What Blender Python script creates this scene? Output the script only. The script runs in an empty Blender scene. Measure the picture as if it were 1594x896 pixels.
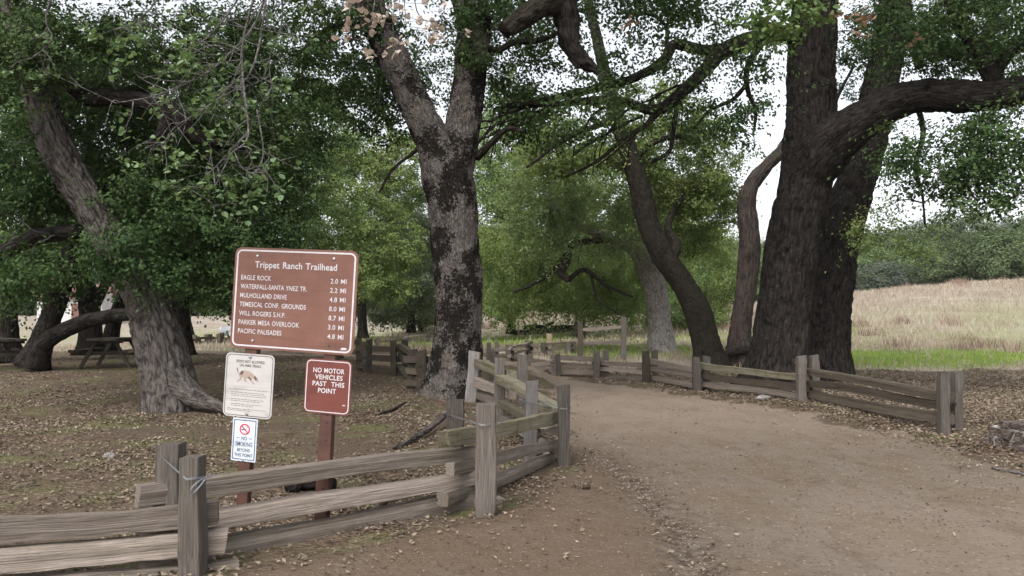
import bpy, math, random
import numpy as np
from mathutils import Vector, Matrix

SC = bpy.context.scene
COL = SC.collection
R = math.radians

# ------------------------------------------------------------------ camera, sky, sun, exposure
F = 1240.0                       # focal length in photo pixels (1594 wide)
PITCH = R(2.4)
CAMZ = 1.6
cd = bpy.data.cameras.new('camera'); cam = bpy.data.objects.new('camera', cd); COL.objects.link(cam)
cam.location = (0, 0, CAMZ); cam.rotation_euler = (R(90) + PITCH, 0, 0)
cd.sensor_width = 36.0; cd.lens = 36.0 * F / 1594.0; cd.clip_end = 3000; cd.clip_start = 0.05
SC.camera = cam

SUN_EL, SUN_AZ = R(48), R(205)    # azimuth measured clockwise from +Y
w = bpy.data.worlds.new('World'); SC.world = w; w.use_nodes = True
nt = w.node_tree
bg = nt.nodes['Background']
sky = nt.nodes.new('ShaderNodeTexSky'); sky.sky_type = 'NISHITA'; sky.sun_disc = False
sky.sun_elevation = SUN_EL; sky.sun_rotation = SUN_AZ; sky.dust_density = 4.0; sky.air_density = 1.0
hsv = nt.nodes.new('ShaderNodeHueSaturation'); hsv.inputs['Saturation'].default_value = 0.22
nt.links.new(sky.outputs[0], hsv.inputs['Color']); nt.links.new(hsv.outputs[0], bg.inputs['Color'])
bg.inputs['Strength'].default_value = 0.15
sl = bpy.data.lights.new('sun', 'SUN'); sl.energy = 0.5; sl.angle = R(25); sl.color = (1.0, 0.96, 0.92)
so = bpy.data.objects.new('sun', sl); COL.objects.link(so)
sd = Vector((math.sin(SUN_AZ) * math.cos(SUN_EL), math.cos(SUN_AZ) * math.cos(SUN_EL), math.sin(SUN_EL)))
so.rotation_euler = sd.to_track_quat('Z', 'Y').to_euler()
SC.view_settings.view_transform = 'Standard'; SC.view_settings.look = 'None'
SC.view_settings.exposure = 1.24; SC.view_settings.gamma = 1.0
SC.render.engine = 'CYCLES'
SC.cycles.use_denoising = True
SC.cycles.max_bounces = 6; SC.cycles.diffuse_bounces = 3; SC.cycles.transparent_max_bounces = 4
SC.cycles.caustics_reflective = False; SC.cycles.caustics_refractive = False

HAZE = .00022
SC.cycles.volume_bounces = 1
RNG = np.random.default_rng(7)
random.seed(7)

# ------------------------------------------------------------------ numeric helpers
def at(px, py, Y):
    """world point seen at photo pixel (px,py) at world distance Y ahead"""
    a = (px - 797.0) / F; b = (448.0 - py) / F
    d = np.array([a, math.cos(PITCH) - b * math.sin(PITCH), math.sin(PITCH) + b * math.cos(PITCH)])
    return np.array([0, 0, CAMZ]) + d * (Y / d[1])

def smooth(a, b, x):
    t = np.clip((np.asarray(x, float) - a) / (b - a), 0, 1); return t * t * (3 - 2 * t)

def _h(ix, iy, iz, s):
    n = (ix * 374761393 + iy * 668265263 + iz * 2147483647 + s * 1274126177) & 0xffffffff
    n = ((n ^ (n >> 13)) * 1274126177) & 0xffffffff
    return ((n ^ (n >> 16)) & 0xffff) / 65535.0

def vnoise(p, seed=0):
    p = np.asarray(p, float); i = np.floor(p).astype(np.int64); f = p - i; f = f * f * (3 - 2 * f)
    r = 0
    for dx in (0, 1):
        for dy in (0, 1):
            for dz in (0, 1):
                wgt = (f[..., 0] if dx else 1 - f[..., 0]) * (f[..., 1] if dy else 1 - f[..., 1]) * (f[..., 2] if dz else 1 - f[..., 2])
                r = r + wgt * _h(i[..., 0] + dx, i[..., 1] + dy, i[..., 2] + dz, seed)
    return r

def fbm(p, seed=0, o=3):
    r = 0; a = .5
    for k in range(o):
        r = r + a * vnoise(np.asarray(p) * 2 ** k, seed + k); a *= .5
    return r / (1 - .5 ** o)

def cell_edge(p, seed=0):
    """F2-F1 cellular noise"""
    i = np.floor(p).astype(np.int64); f1 = np.full(len(p), 9.); f2 = np.full(len(p), 9.)
    for dx in (-1, 0, 1):
        for dy in (-1, 0, 1):
            for dz in (-1, 0, 1):
                c = i + np.array([dx, dy, dz])
                q = np.stack([_h(c[:, 0], c[:, 1], c[:, 2], seed + k) for k in (11, 23, 37)], 1) + c
                d = np.linalg.norm(q - p, axis=1)
                lo = d < f1
                f2 = np.where(lo, f1, np.minimum(f2, d)); f1 = np.where(lo, d, f1)
    return f2 - f1

# ------------------------------------------------------------------ terrain
PATH = np.array([(-8, 3.2), (-4, 4.15), (-1.85, 4.85), (-.15, 6.45), (.62, 8.7), (.6, 14), (.75, 19.5), (.5, 23), (-3, 25.3), (-8, 27.6), (-16, 31),
                 (-16, 34), (-8, 30.5), (-2, 28), (.9, 26), (1.3, 22.9), (2.3, 21), (3.1, 19.3), (4.0, 16.7), (5.0, 14.2), (5.5, 10.4), (5.3, 8.2),
                 (8, 5), (10, 0), (8, -12), (-12, -12), (-12, 2.5)], float)

def sdf(x, y, poly):
    """signed distance, positive inside"""
    x = np.asarray(x, float); y = np.asarray(y, float)
    d = np.full(x.shape, 1e9); ins = np.zeros(x.shape, bool)
    n = len(poly)
    for k in range(n):
        ax, ay = poly[k]; bx, by = poly[(k + 1) % n]
        ex, ey = bx - ax, by - ay
        t = np.clip(((x - ax) * ex + (y - ay) * ey) / (ex * ex + ey * ey), 0, 1)
        d = np.minimum(d, np.hypot(x - ax - t * ex, y - ay - t * ey))
        c = ((ay > y) != (by > y)) & (x < (bx - ax) * (y - ay) / (by - ay + 1e-12) + ax)
        ins ^= c
    return np.where(ins, d, -d)

GULLY = np.array([(0.95, 9.8), (1.15, 8.6), (1.25, 7.4), (1.3, 6.4), (1.25, 5.6), (1.2, 5.0), (1.1, 4.2), (.9, 3.4)])
def gully_dist(x, y):
    d = np.full(np.shape(x), 1e9)
    for k in range(len(GULLY) - 1):
        ax, ay = GULLY[k]; bx, by = GULLY[k + 1]; ex, ey = bx - ax, by - ay
        t = np.clip(((x - ax) * ex + (y - ay) * ey) / (ex * ex + ey * ey), 0, 1)
        d = np.minimum(d, np.hypot(x - ax - t * ex, y - ay - t * ey))
    return d

def gz(x, y):
    x = np.asarray(x, float); y = np.asarray(y, float)
    left = .42 * smooth(8, 24, y); right = .48 * smooth(21, 34, y)
    k = smooth(-1.5, 2.0, x)
    z = left * (1 - k) + right * k
    z = z + 5.1 * smooth(33, 74, y) * smooth(-6, 58, x) ** .85
    z = z + 1.7 * smooth(46, 80, y) * smooth(14, -2, x)
    r = np.hypot(x, y)
    z = z - 1.2 * smooth(74, 95, y) * smooth(0, 40, x)
    z = z + 14 * smooth(95, 330, r) + 4 * smooth(80, 150, y) * smooth(20, 90, x)
    P = np.stack([x, y, 0 * x], -1)
    z = z + .05 * (fbm(P * .55, 3) - .5) * smooth(3, 8, r) + 1.2 * (fbm(P * .03, 5) - .5) * smooth(40, 120, r)
    s = sdf(x, y, PATH)
    z = z + .05 * np.exp(-((s - .2) / .45) ** 2) * smooth(10.5, 8.5, y) * smooth(3.5, 5, y)
    z = z - .05 * np.exp(-(gully_dist(x, y) / .28) ** 2)
    z = z + .10 * np.exp(-(((x - 6.2) / 2.5) ** 2)) * np.exp(-(((y - 14) / 4) ** 2)) * smooth(.2, -.8, s)
    return z

def g1(x, y): return float(gz(np.array([x]), np.array([y]))[0])

def gp(px, py, y0=4., y1=110.):
    """ground point seen at photo pixel"""
    ys = np.linspace(y0, y1, 1500)
    p0 = at(px, py, 1.0); d = p0 - np.array([0, 0, CAMZ])
    X = d[0] * ys; Z = CAMZ + d[2] * ys
    h = gz(X, ys); k = np.argmax(Z <= h)
    if Z[k] > h[k]: k = len(ys) - 1
    return np.array([X[k], ys[k], h[k]])

# ------------------------------------------------------------------ mesh helpers
def mesh_np(name, V, Fq, mats, attrs=None, smooth_shade=True, midx=None):
    """V (n,3); Fq (m,3|4) array or list of such arrays"""
    me = bpy.data.meshes.new(name)
    Fs = Fq if isinstance(Fq, list) else [Fq]
    Fs = [np.asarray(f, np.int32) for f in Fs if len(f)]
    V = np.ascontiguousarray(V, np.float32)
    me.vertices.add(len(V)); me.vertices.foreach_set('co', V.ravel())
    li = np.concatenate([f.ravel() for f in Fs]); tot = np.concatenate([np.full(len(f), f.shape[1], np.int32) for f in Fs])
    st = np.concatenate([[0], np.cumsum(tot)[:-1]]).astype(np.int32)
    me.loops.add(len(li)); me.loops.foreach_set('vertex_index', li)
    me.polygons.add(len(tot)); me.polygons.foreach_set('loop_start', st)
    try: me.polygons.foreach_set('loop_total', tot)
    except Exception: pass
    me.polygons.foreach_set('use_smooth', np.full(len(tot), bool(smooth_shade)))
    for m in (mats if isinstance(mats, (list, tuple)) else [mats]): me.materials.append(m)
    if midx is not None: me.polygons.foreach_set('material_index', np.asarray(midx, np.int32))
    for k, a in (attrs or {}).items():
        a = np.ascontiguousarray(a, np.float32)
        if a.ndim == 2:
            at_ = me.attributes.new(k, 'FLOAT_VECTOR', 'POINT'); at_.data.foreach_set('vector', a.ravel())
        else:
            at_ = me.attributes.new(k, 'FLOAT', 'POINT'); at_.data.foreach_set('value', a)
    me.update(calc_edges=True); me.validate()
    return me

def link(name, me, parent=None, loc=None):
    o = bpy.data.objects.new(name, me); COL.objects.link(o)
    if parent is not None: o.parent = parent
    if loc is not None: o.location = loc
    return o

def tag(o, label=None, cat=None, group=None, kind=None):
    if label: o['label'] = label
    if cat: o['category'] = cat
    if group: o['group'] = group
    if kind: o['kind'] = kind
    return o

def empty(name, loc, label, cat, group=None, rz=0):
    o = bpy.data.objects.new(name, None); COL.objects.link(o); o.location = loc; o.rotation_euler = (0, 0, rz)
    o.empty_display_size = .2
    return tag(o, label, cat, group)

class MB:
    """collects geometry for ONE mesh object"""
    def __init__(s): s.V = []; s.F3 = []; s.F4 = []; s.B = []; s.n = 0
    def add(s, V, F, bk=None):
        V = np.asarray(V, float); F = np.asarray(F, int)
        s.V.append(V); (s.F3 if F.shape[1] == 3 else s.F4).append(F + s.n)
        s.B.append(V if bk is None else bk); s.n += len(V)
        return s
    def addm(s, V, Fl, bk=None):
        V = np.asarray(V, float); s.V.append(V); s.B.append(V if bk is None else bk)
        for F in Fl:
            F = np.asarray(F, int)
            if len(F): (s.F3 if F.shape[1] == 3 else s.F4).append(F + s.n)
        s.n += len(V); return s
    def build(s, name, mat, parent=None, origin=(0, 0, 0), smooth_shade=True, loc=None):
        V = np.concatenate(s.V) - np.asarray(origin, float)
        Fl = ([np.concatenate(s.F4)] if s.F4 else []) + ([np.concatenate(s.F3)] if s.F3 else [])
        return link(name, mesh_np(name, V, Fl, mat, {'bk': np.concatenate(s.B)}, smooth_shade), parent, loc)

def catmull(P, n):
    P = np.asarray(P, float)
    if len(P) == 2:
        t = np.linspace(0, 1, n)[:, None]; return P[0] * (1 - t) + P[1] * t
    Q = np.vstack([2 * P[0] - P[1], P, 2 * P[-1] - P[-2]])
    t = np.linspace(0, len(P) - 1 - 1e-9, n); i = t.astype(int); f = (t - i)[:, None]
    a, b, c, d = Q[i], Q[i + 1], Q[i + 2], Q[i + 3]
    return .5 * ((2 * b) + (-a + c) * f + (2 * a - 5 * b + 4 * c - d) * f ** 2 + (-a + 3 * b - 3 * c + d) * f ** 3)

def tube(P, rad, seg=10, step=None, lump=.06, plates=0, pscale=9., flare=None, seed=0, cap=True, knob=0):
    """organic tube along points P with radii rad -> V, [quads, tris], bk"""
    P = np.asarray(P, float); rad = np.asarray(rad, float)
    L = np.sum(np.linalg.norm(np.diff(P, axis=0), axis=1))
    n = max(3, int(L / (step or max(.05, rad.mean() * .8))) + 1)
    C = catmull(np.hstack([P, rad[:, None]]), n); r = np.maximum(C[:, 3], .002); C = C[:, :3]
    T = np.gradient(C, axis=0); T /= np.linalg.norm(T, axis=1)[:, None] + 1e-9
    u = np.cross(T[0], [0.13, .9, .2]); u /= np.linalg.norm(u)
    U = np.zeros_like(C)
    for k in range(n):
        u = u - T[k] * np.dot(u, T[k]); u /= np.linalg.norm(u); U[k] = u
    W = np.cross(T, U)
    th = np.arange(seg) * 2 * np.pi / seg
    ct, st = np.cos(th)[None, :, None], np.sin(th)[None, :, None]
    dirs = U[:, None] * ct + W[:, None] * st
    s = np.concatenate([[0], np.cumsum(np.linalg.norm(np.diff(C, axis=0), axis=1))])
    rr = np.repeat(r[:, None], seg, 1)
    if flare:
        fh, fa, nb = flare
        e = np.exp(-s / fh)[:, None]
        lobes = sum(np.cos(m * th + 1.7 * m + seed) * a for m, a in ((nb, .5), (nb + 2, .3), (2, .25)))
        rr = rr * (1 + e * (fa + fa * .75 * lobes[None]))
    bk = np.stack([np.cos(th)[None] * r[:, None], np.sin(th)[None] * r[:, None], np.repeat(s[:, None], seg, 1)], -1) + np.array([seed * 3.1, seed * 1.7, seed * .9])
    flat = bk.reshape(-1, 3)
    if lump:
        rr = rr * (1 + lump * 2 * (fbm(flat * np.array([2.2, 2.2, 1.4]) / max(.3, r.max() * 2.0), seed, 3) - .5).reshape(n, seg))
    if knob:
        kn = vnoise(flat * np.array([1.6, 1.6, 1.1]), seed + 50).reshape(n, seg)
        rr = rr + knob * smooth(.72, .95, kn)
    if plates:
        e = cell_edge(flat * np.array([pscale, pscale, pscale * .27]) + .6 * (vnoise(flat * 7, 9)[:, None] - .5), seed)
        f = vnoise(flat * 45, 4)
        rr = rr + (plates * (smooth(0, .35, e) - .6) + plates * .5 * (f - .5)).reshape(n, seg)
    V = (C[:, None] + dirs * rr[..., None]).reshape(-1, 3)
    i = np.arange(n - 1)[:, None] * seg; j = np.arange(seg)[None]; j2 = (j + 1) % seg
    Q = np.stack([i + j, i + j2, i + seg + j2, i + seg + j], -1).reshape(-1, 4)
    Tr = np.zeros((0, 3), int)
    if cap:
        c0 = len(V); V = np.vstack([V, C[0], C[-1] + T[-1] * r[-1] * .25]); flat = np.vstack([flat, flat[:2]])
        a = np.arange(seg); b = (a + 1) % seg; o = (n - 1) * seg
        Tr = np.vstack([np.stack([b, a, np.full(seg, c0)], 1), np.stack([o + a, o + b, np.full(seg, c0 + 1)], 1)])
    return V, [Q, Tr], flat

# ------------------------------------------------------------------ material helpers
def mat(name):
    m = bpy.data.materials.new(name); m.use_nodes = True
    t = m.node_tree; b = t.nodes['Principled BSDF']
    return m, t, b
def nd(t, ty, **kw):
    n = t.nodes.new(ty)
    for k, v in kw.items():
        if hasattr(n, k): setattr(n, k, v)
        else: n.inputs[k].default_value = v
    return n
def ramp(t, fac, stops, interp='LINEAR'):
    n = t.nodes.new('ShaderNodeValToRGB'); cr = n.color_ramp; cr.interpolation = interp
    while len(cr.elements) < len(stops): cr.elements.new(.5)
    for e, (p, c) in zip(cr.elements, stops): e.position = p; e.color = (*c, 1)
    t.links.new(fac, n.inputs[0]); return n.outputs[0]
def mixc(t, f, a, b, mode='MIX'):
    n = t.nodes.new('ShaderNodeMix'); n.data_type = 'RGBA'; n.blend_type = mode
    for s, v in ((0, f), (6, a), (7, b)):
        if isinstance(v, bpy.types.NodeSocket): t.links.new(v, n.inputs[s])
        elif s == 0: n.inputs[0].default_value = v
        else: n.inputs[s].default_value = (*v, 1)
    return n.outputs[2]
def mth(t, op, a, b=0., c=None, clamp=False):
    n = t.nodes.new('ShaderNodeMath'); n.operation = op; n.use_clamp = clamp
    for k, v in enumerate((a, b, c)):
        if v is None: continue
        if isinstance(v, bpy.types.NodeSocket): t.links.new(v, n.inputs[k])
        else: n.inputs[k].default_value = v
    return n.outputs[0]
def mrange(t, v, a, b, c=0., d=1.):
    n = t.nodes.new('ShaderNodeMapRange'); n.interpolation_type = 'SMOOTHSTEP'
    t.links.new(v, n.inputs[0])
    for k, q in enumerate((a, b, c, d)): n.inputs[1 + k].default_value = q
    return n.outputs[0]
def noise(t, vec, scale, detail=4, rough=.55, dist=0.):
    n = nd(t, 'ShaderNodeTexNoise', Scale=scale, Detail=detail, Roughness=rough, Distortion=dist)
    if vec is not None: t.links.new(vec, n.inputs['Vector'])
    return n.outputs[0]
def vmap(t, vec, scale=(1, 1, 1)):
    n = t.nodes.new('ShaderNodeMapping'); t.links.new(vec, n.inputs[0]); n.inputs['Scale'].default_value = scale
    return n.outputs[0]
def attr(t, nm, vec=False):
    n = t.nodes.new('ShaderNodeAttribute'); n.attribute_name = nm
    return n.outputs['Vector' if vec else 'Fac']
def bump(t, b, h, strength=.5, dist=.02):
    n = nd(t, 'ShaderNodeBump', Strength=strength, Distance=dist); t.links.new(h, n.inputs['Height'])
    t.links.new(n.outputs[0], b.inputs['Normal'])

def bark_mat(name, c1, c2, c3, patch=(.62, .68), fine=1.0, lichen=None, furrow=.7, zs=.3, ragged=.35, pscale=3.2):
    m, t, b = mat(name)
    v = attr(t, 'bk', True)
    vs = vmap(t, v, (1, 1, zs))
    n1 = noise(t, vs, 26 * fine, 5, .65)
    n2 = noise(t, v, pscale, 5, .6)
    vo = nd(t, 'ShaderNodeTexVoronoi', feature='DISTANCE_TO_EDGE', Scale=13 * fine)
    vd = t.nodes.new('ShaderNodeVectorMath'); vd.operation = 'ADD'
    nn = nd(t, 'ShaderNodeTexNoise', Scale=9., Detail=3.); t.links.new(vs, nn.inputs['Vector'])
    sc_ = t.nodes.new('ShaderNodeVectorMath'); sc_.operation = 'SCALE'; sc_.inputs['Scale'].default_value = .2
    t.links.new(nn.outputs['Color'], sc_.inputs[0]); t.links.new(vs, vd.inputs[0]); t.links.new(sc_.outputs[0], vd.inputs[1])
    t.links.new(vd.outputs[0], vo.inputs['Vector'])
    c = mixc(t, mrange(t, n1, .3, .7), c1, c2)
    if lichen:
        c = mixc(t, mrange(t, noise(t, v, 7, 6, .7), .56, .66), c, lichen)
    pm = mrange(t, mth(t, 'ADD', n2, mth(t, 'MULTIPLY', mth(t, 'SUBTRACT', noise(t, v, 22, 4, .7), .5), ragged)), patch[0], patch[1])
    c = mixc(t, pm, c, c3)
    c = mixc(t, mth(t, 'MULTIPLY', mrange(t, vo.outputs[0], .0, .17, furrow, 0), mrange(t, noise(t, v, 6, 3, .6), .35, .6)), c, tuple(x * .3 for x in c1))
    t.links.new(c, b.inputs['Base Color'])
    b.inputs['Roughness'].default_value = .95; b.inputs['Specular IOR Level'].default_value = .04
    h = mth(t, 'ADD', mth(t, 'MULTIPLY', mrange(t, vo.outputs[0], 0, .25), .6), mth(t, 'MULTIPLY', n1, .6))
    bump(t, b, h, .9, .03)
    return m

def leaf_mat(name, stops, trans=.2, rough=.5, spec=.12, tint=(1.15, 1.22, .68), ovar=.0):
    m, t, b = mat(name)
    g = t.nodes.new('ShaderNodeNewGeometry')
    rnd = g.outputs['Random Per Island']
    # clump-to-clump tone: leaves of one twig share their age
    pos = t.nodes.new('ShaderNodeTexCoord').outputs['Object']
    cl = noise(t, pos, .55, 2, .5)
    f = mth(t, 'ADD', mth(t, 'MULTIPLY', rnd, .6), mth(t, 'MULTIPLY', mrange(t, cl, .3, .7), .4))
    c = ramp(t, f, stops)
    hs = t.nodes.new('ShaderNodeHueSaturation'); t.links.new(c, hs.inputs['Color']); t.links.new(mrange(t, t.nodes.new('ShaderNodeObjectInfo').outputs['Random'], 0, 1, 1 - ovar, 1 + ovar), hs.inputs['Value']); c = hs.outputs[0]
    t.links.new(c, b.inputs['Base Color']); b.inputs['Roughness'].default_value = rough
    b.inputs['Specular IOR Level'].default_value = spec
    tr = t.nodes.new('ShaderNodeBsdfTranslucent')
    c2 = mixc(t, 1.0, c, tint, 'MULTIPLY'); t.links.new(c2, tr.inputs[0])
    mx = t.nodes.new('ShaderNodeMixShader'); mx.inputs[0].default_value = trans
    t.links.new(b.outputs[0], mx.inputs[1]); t.links.new(tr.outputs[0], mx.inputs[2])
    t.links.new(mx.outputs[0], t.nodes['Material Output'].inputs[0])
    return m

def wood_mat(name, c1, c2, c3, moss=0.):
    m, t, b = mat(name)
    v = attr(t, 'bk', True)
    oi = t.nodes.new('ShaderNodeObjectInfo').outputs['Random']
    g = noise(t, vmap(t, v, (110, 110, 2.5)), 1.0, 4, .6, .4)
    g2 = noise(t, vmap(t, v, (14, 14, .8)), 1.0, 4, .6, .6)
    c = mixc(t, mrange(t, g, .3, .7), c1, c2)
    c = mixc(t, mrange(t, g2, .45, .75), c, c3)
    ck = noise(t, vmap(t, v, (34, 34, .9)), 1.0, 3, .55, .8)
    c = mixc(t, mrange(t, ck, .60, .68, 0, .5), c, tuple(x * .4 for x in c1))
    c = mixc(t, mrange(t, noise(t, v, 9, 4, .65), .35, .7, 0, .45), c, tuple(x * .62 for x in c2))
    ob = t.nodes.new('ShaderNodeBrightContrast'); t.links.new(c, ob.inputs[0])
    hs = t.nodes.new('ShaderNodeHueSaturation'); t.links.new(c, hs.inputs['Color'])
    t.links.new(mrange(t, oi, 0, 1, .7, 1.25), hs.inputs['Value'])
    c = hs.outputs[0]
    if moss:
        gn = t.nodes.new('ShaderNodeNewGeometry'); sx = t.nodes.new('ShaderNodeSeparateXYZ'); t.links.new(gn.outputs['Position'], sx.inputs[0])
        mm = mrange(t, noise(t, v, 6, 4, .6), .5, .68, 0, moss)
        c = mixc(t, mm, c, (.10, .105, .05))
    t.links.new(c, b.inputs['Base Color']); b.inputs['Roughness'].default_value = .9; b.inputs['Specular IOR Level'].default_value = .08
    bump(t, b, mth(t, 'ADD', g, mth(t, 'MULTIPLY', g2, .8)), .9, .012)
    return m

def plain_mat(name, col, rough=.5, metal=0., var=.15, scale=30, spec=.4):
    m, t, b = mat(name)
    v = t.nodes.new('ShaderNodeTexCoord').outputs['Object']
    n = noise(t, v, scale, 4, .6)
    c = mixc(t, mrange(t, n, .3, .7), tuple(x * (1 - var) for x in col), tuple(min(1, x * (1 + var)) for x in col))
    t.links.new(c, b.inputs['Base Color']); b.inputs['Roughness'].default_value = rough; b.inputs['Metallic'].default_value = metal
    b.inputs['Specular IOR Level'].default_value = spec
    return m

M = {}
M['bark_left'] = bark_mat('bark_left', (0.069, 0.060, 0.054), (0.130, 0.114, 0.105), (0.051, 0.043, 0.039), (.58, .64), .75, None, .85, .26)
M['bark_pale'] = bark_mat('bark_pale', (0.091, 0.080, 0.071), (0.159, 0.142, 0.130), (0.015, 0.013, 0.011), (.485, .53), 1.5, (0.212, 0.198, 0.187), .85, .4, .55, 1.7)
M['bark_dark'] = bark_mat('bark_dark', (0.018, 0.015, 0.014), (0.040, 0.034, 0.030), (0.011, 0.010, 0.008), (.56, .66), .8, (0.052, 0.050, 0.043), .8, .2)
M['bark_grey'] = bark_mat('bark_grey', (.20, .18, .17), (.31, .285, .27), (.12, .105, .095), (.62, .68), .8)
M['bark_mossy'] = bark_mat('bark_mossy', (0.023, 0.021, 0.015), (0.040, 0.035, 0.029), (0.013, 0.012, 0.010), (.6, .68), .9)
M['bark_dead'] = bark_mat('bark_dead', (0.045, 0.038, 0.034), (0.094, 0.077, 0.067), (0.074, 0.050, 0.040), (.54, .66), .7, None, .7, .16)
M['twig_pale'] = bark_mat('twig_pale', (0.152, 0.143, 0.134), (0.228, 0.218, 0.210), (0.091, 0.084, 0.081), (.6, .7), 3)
M['leaf_dark'] = leaf_mat('leaf_dark', [(0, (0.024, 0.045, 0.015)), (.45, (0.046, 0.086, 0.027)), (.8, (0.077, 0.120, 0.041)), (1, (0.121, 0.152, 0.054))])
M['leaf_mid'] = leaf_mat('leaf_mid', [(0, (0.059, 0.106, 0.036)), (.4, (0.109, 0.172, 0.059)), (.75, (0.176, 0.238, 0.081)), (1, (0.268, 0.285, 0.118))])
M['leaf_light'] = leaf_mat('leaf_light', [(0, (0.071, 0.110, 0.038)), (.4, (0.141, 0.194, 0.068)), (.75, (0.212, 0.266, 0.090)), (1, (0.283, 0.281, 0.120))], .4)
M['leaf_grey'] = leaf_mat('leaf_grey', [(0, (.085, .115, .07)), (.5, (.155, .19, .12)), (1, (.23, .25, .17))], .35)
M['leaf_near'] = leaf_mat('leaf_near', [(0, (0.081, 0.135, 0.063)), (.5, (0.142, 0.216, 0.104)), (.85, (0.199, 0.275, 0.126)), (1, (0.247, 0.281, 0.099))], .3, .45, .4)
M['leaf_dry'] = leaf_mat('leaf_dry', [(0, (0.342, 0.263, 0.202)), (.5, (0.475, 0.399, 0.336)), (1, (0.570, 0.514, 0.459))], .3, .7, .2, (1, .9, .8))
M['leaf_rust'] = leaf_mat('leaf_rust', [(0, (0.153, 0.085, 0.051)), (.5, (0.230, 0.152, 0.102)), (1, (0.275, 0.224, 0.173))], .3, .7, .2, (1, .8, .6))
M['leaf_sage'] = leaf_mat('leaf_sage', [(0, (0.093, 0.134, 0.055)), (.5, (0.176, 0.231, 0.102)), (1, (0.269, 0.312, 0.158))], .4)
M['leaf_far'] = leaf_mat('leaf_far', [(0, (0.041, 0.066, 0.028)), (.4, (0.080, 0.118, 0.049)), (.75, (0.123, 0.164, 0.068)), (1, (0.181, 0.195, 0.097))], ovar=.38)
M['leaf_far_grey'] = leaf_mat('leaf_far_grey', [(0, (0.056, 0.081, 0.059)), (.5, (0.105, 0.133, 0.092)), (1, (0.168, 0.182, 0.140))], ovar=.38)
M['litter'] = leaf_mat('litter', [(0, (0.047, 0.035, 0.026)), (.3, (0.116, 0.085, 0.060)), (.6, (0.221, 0.169, 0.123)), (.88, (0.294, 0.240, 0.182)), (1, (0.389, 0.349, 0.289))], .05, .7, .25)
M['litter_dark'] = leaf_mat('litter_dark', [(0, (.035, .026, .02)), (.6, (.085, .062, .047)), (.9, (.15, .11, .08)), (1, (.34, .28, .22))], .05, .8, .2)
M['dry_blade'] = leaf_mat('dry_blade', [(0, (0.260, 0.212, 0.165)), (.5, (0.380, 0.318, 0.247)), (1, (0.480, 0.435, 0.360))], .3, .7, .2, (1, .95, .85))
M['weed_blade'] = leaf_mat('weed_blade', [(0, (0.163, 0.112, 0.088)), (.6, (0.275, 0.194, 0.156)), (1, (0.400, 0.312, 0.263))], .2, .8, .15, (1, .9, .8))
M['green_blade'] = leaf_mat('green_blade', [(0, (0.126, 0.196, 0.028)), (.6, (0.200, 0.299, 0.048)), (1, (0.294, 0.380, 0.088))], .3, .6, .2, (1.155, 1.265, 0.480))
M['rail'] = wood_mat('rail', (0.164, 0.133, 0.114), (0.293, 0.251, 0.216), (0.207, 0.162, 0.129), .2)
M['rail_worn'] = wood_mat('rail_worn', (0.115, 0.093, 0.080), (0.205, 0.176, 0.151), (0.145, 0.113, 0.090), .2)
M['rail_green'] = wood_mat('rail_green', (0.119, 0.104, 0.074), (0.204, 0.183, 0.139), (0.111, 0.104, 0.061), .8)
M['post'] = wood_mat('post', (0.070, 0.060, 0.051), (0.157, 0.141, 0.126), (0.090, 0.068, 0.056))
M['post_pale'] = wood_mat('post_pale', (0.162, 0.145, 0.140), (0.246, 0.230, 0.221), (0.119, 0.106, 0.102))
M['post_dark'] = wood_mat('post_dark', (0.047, 0.038, 0.032), (0.111, 0.093, 0.076), (0.068, 0.060, 0.043), .3)
M['rail_dark'] = wood_mat('rail_dark', (0.064, 0.053, 0.043), (0.128, 0.106, 0.085), (0.085, 0.068, 0.051), .2)
M['post_new'] = wood_mat('post_new', (.36, .28, .18), (.46, .37, .26), (.30, .22, .14))
M['table'] = wood_mat('table', (0.055, 0.047, 0.039), (0.105, 0.091, 0.077), (0.041, 0.033, 0.028))
M['steel'] = plain_mat('steel', (.45, .46, .48), .4, .9, .1)
M['wire'] = plain_mat('wire', (0.252, 0.264, 0.288), .45, .7, .1)

# ------------------------------------------------------------------ the ground sheet (ground, dirt path, meadow share one grid)
def dry_mask(x, y):
    P = np.stack([x, y, 0 * x], -1)
    n = (fbm(P * .45, 21) - .5) * 5
    edge = 31.5 + (25.2 - 31.5) * smooth(-3, 4, x)
    return smooth(-.7, .7, y + n * .5 - edge) * smooth(20, 24, y)
def green_mask(x, y):
    P = np.stack([x, y, 0 * x], -1)
    n = fbm(P * .35, 31); n2 = fbm(P * .16, 33)
    yy = y + (n - .5) * 4.5
    a = smooth(24.6, 26.2, yy) * smooth(34.0, 29.5, yy) * smooth(6, 10, x)
    b = smooth(32, 36, yy) * smooth(58, 46, yy) * smooth(9, 2, x) * smooth(-12, -6, x) * smooth(.38, .5, n2)
    c = smooth(28, 31, yy) * smooth(39, 33, yy) * smooth(0, 3, x) * smooth(11, 7, x) * .8
    d = .32 * smooth(.42, .6, n2) * smooth(32, 38, y) * smooth(64, 48, y) + .2 * smooth(30, 34, y) * smooth(66, 50, y)
    return np.clip(np.maximum.reduce([a, b, c, d]), 0, 1)

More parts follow.
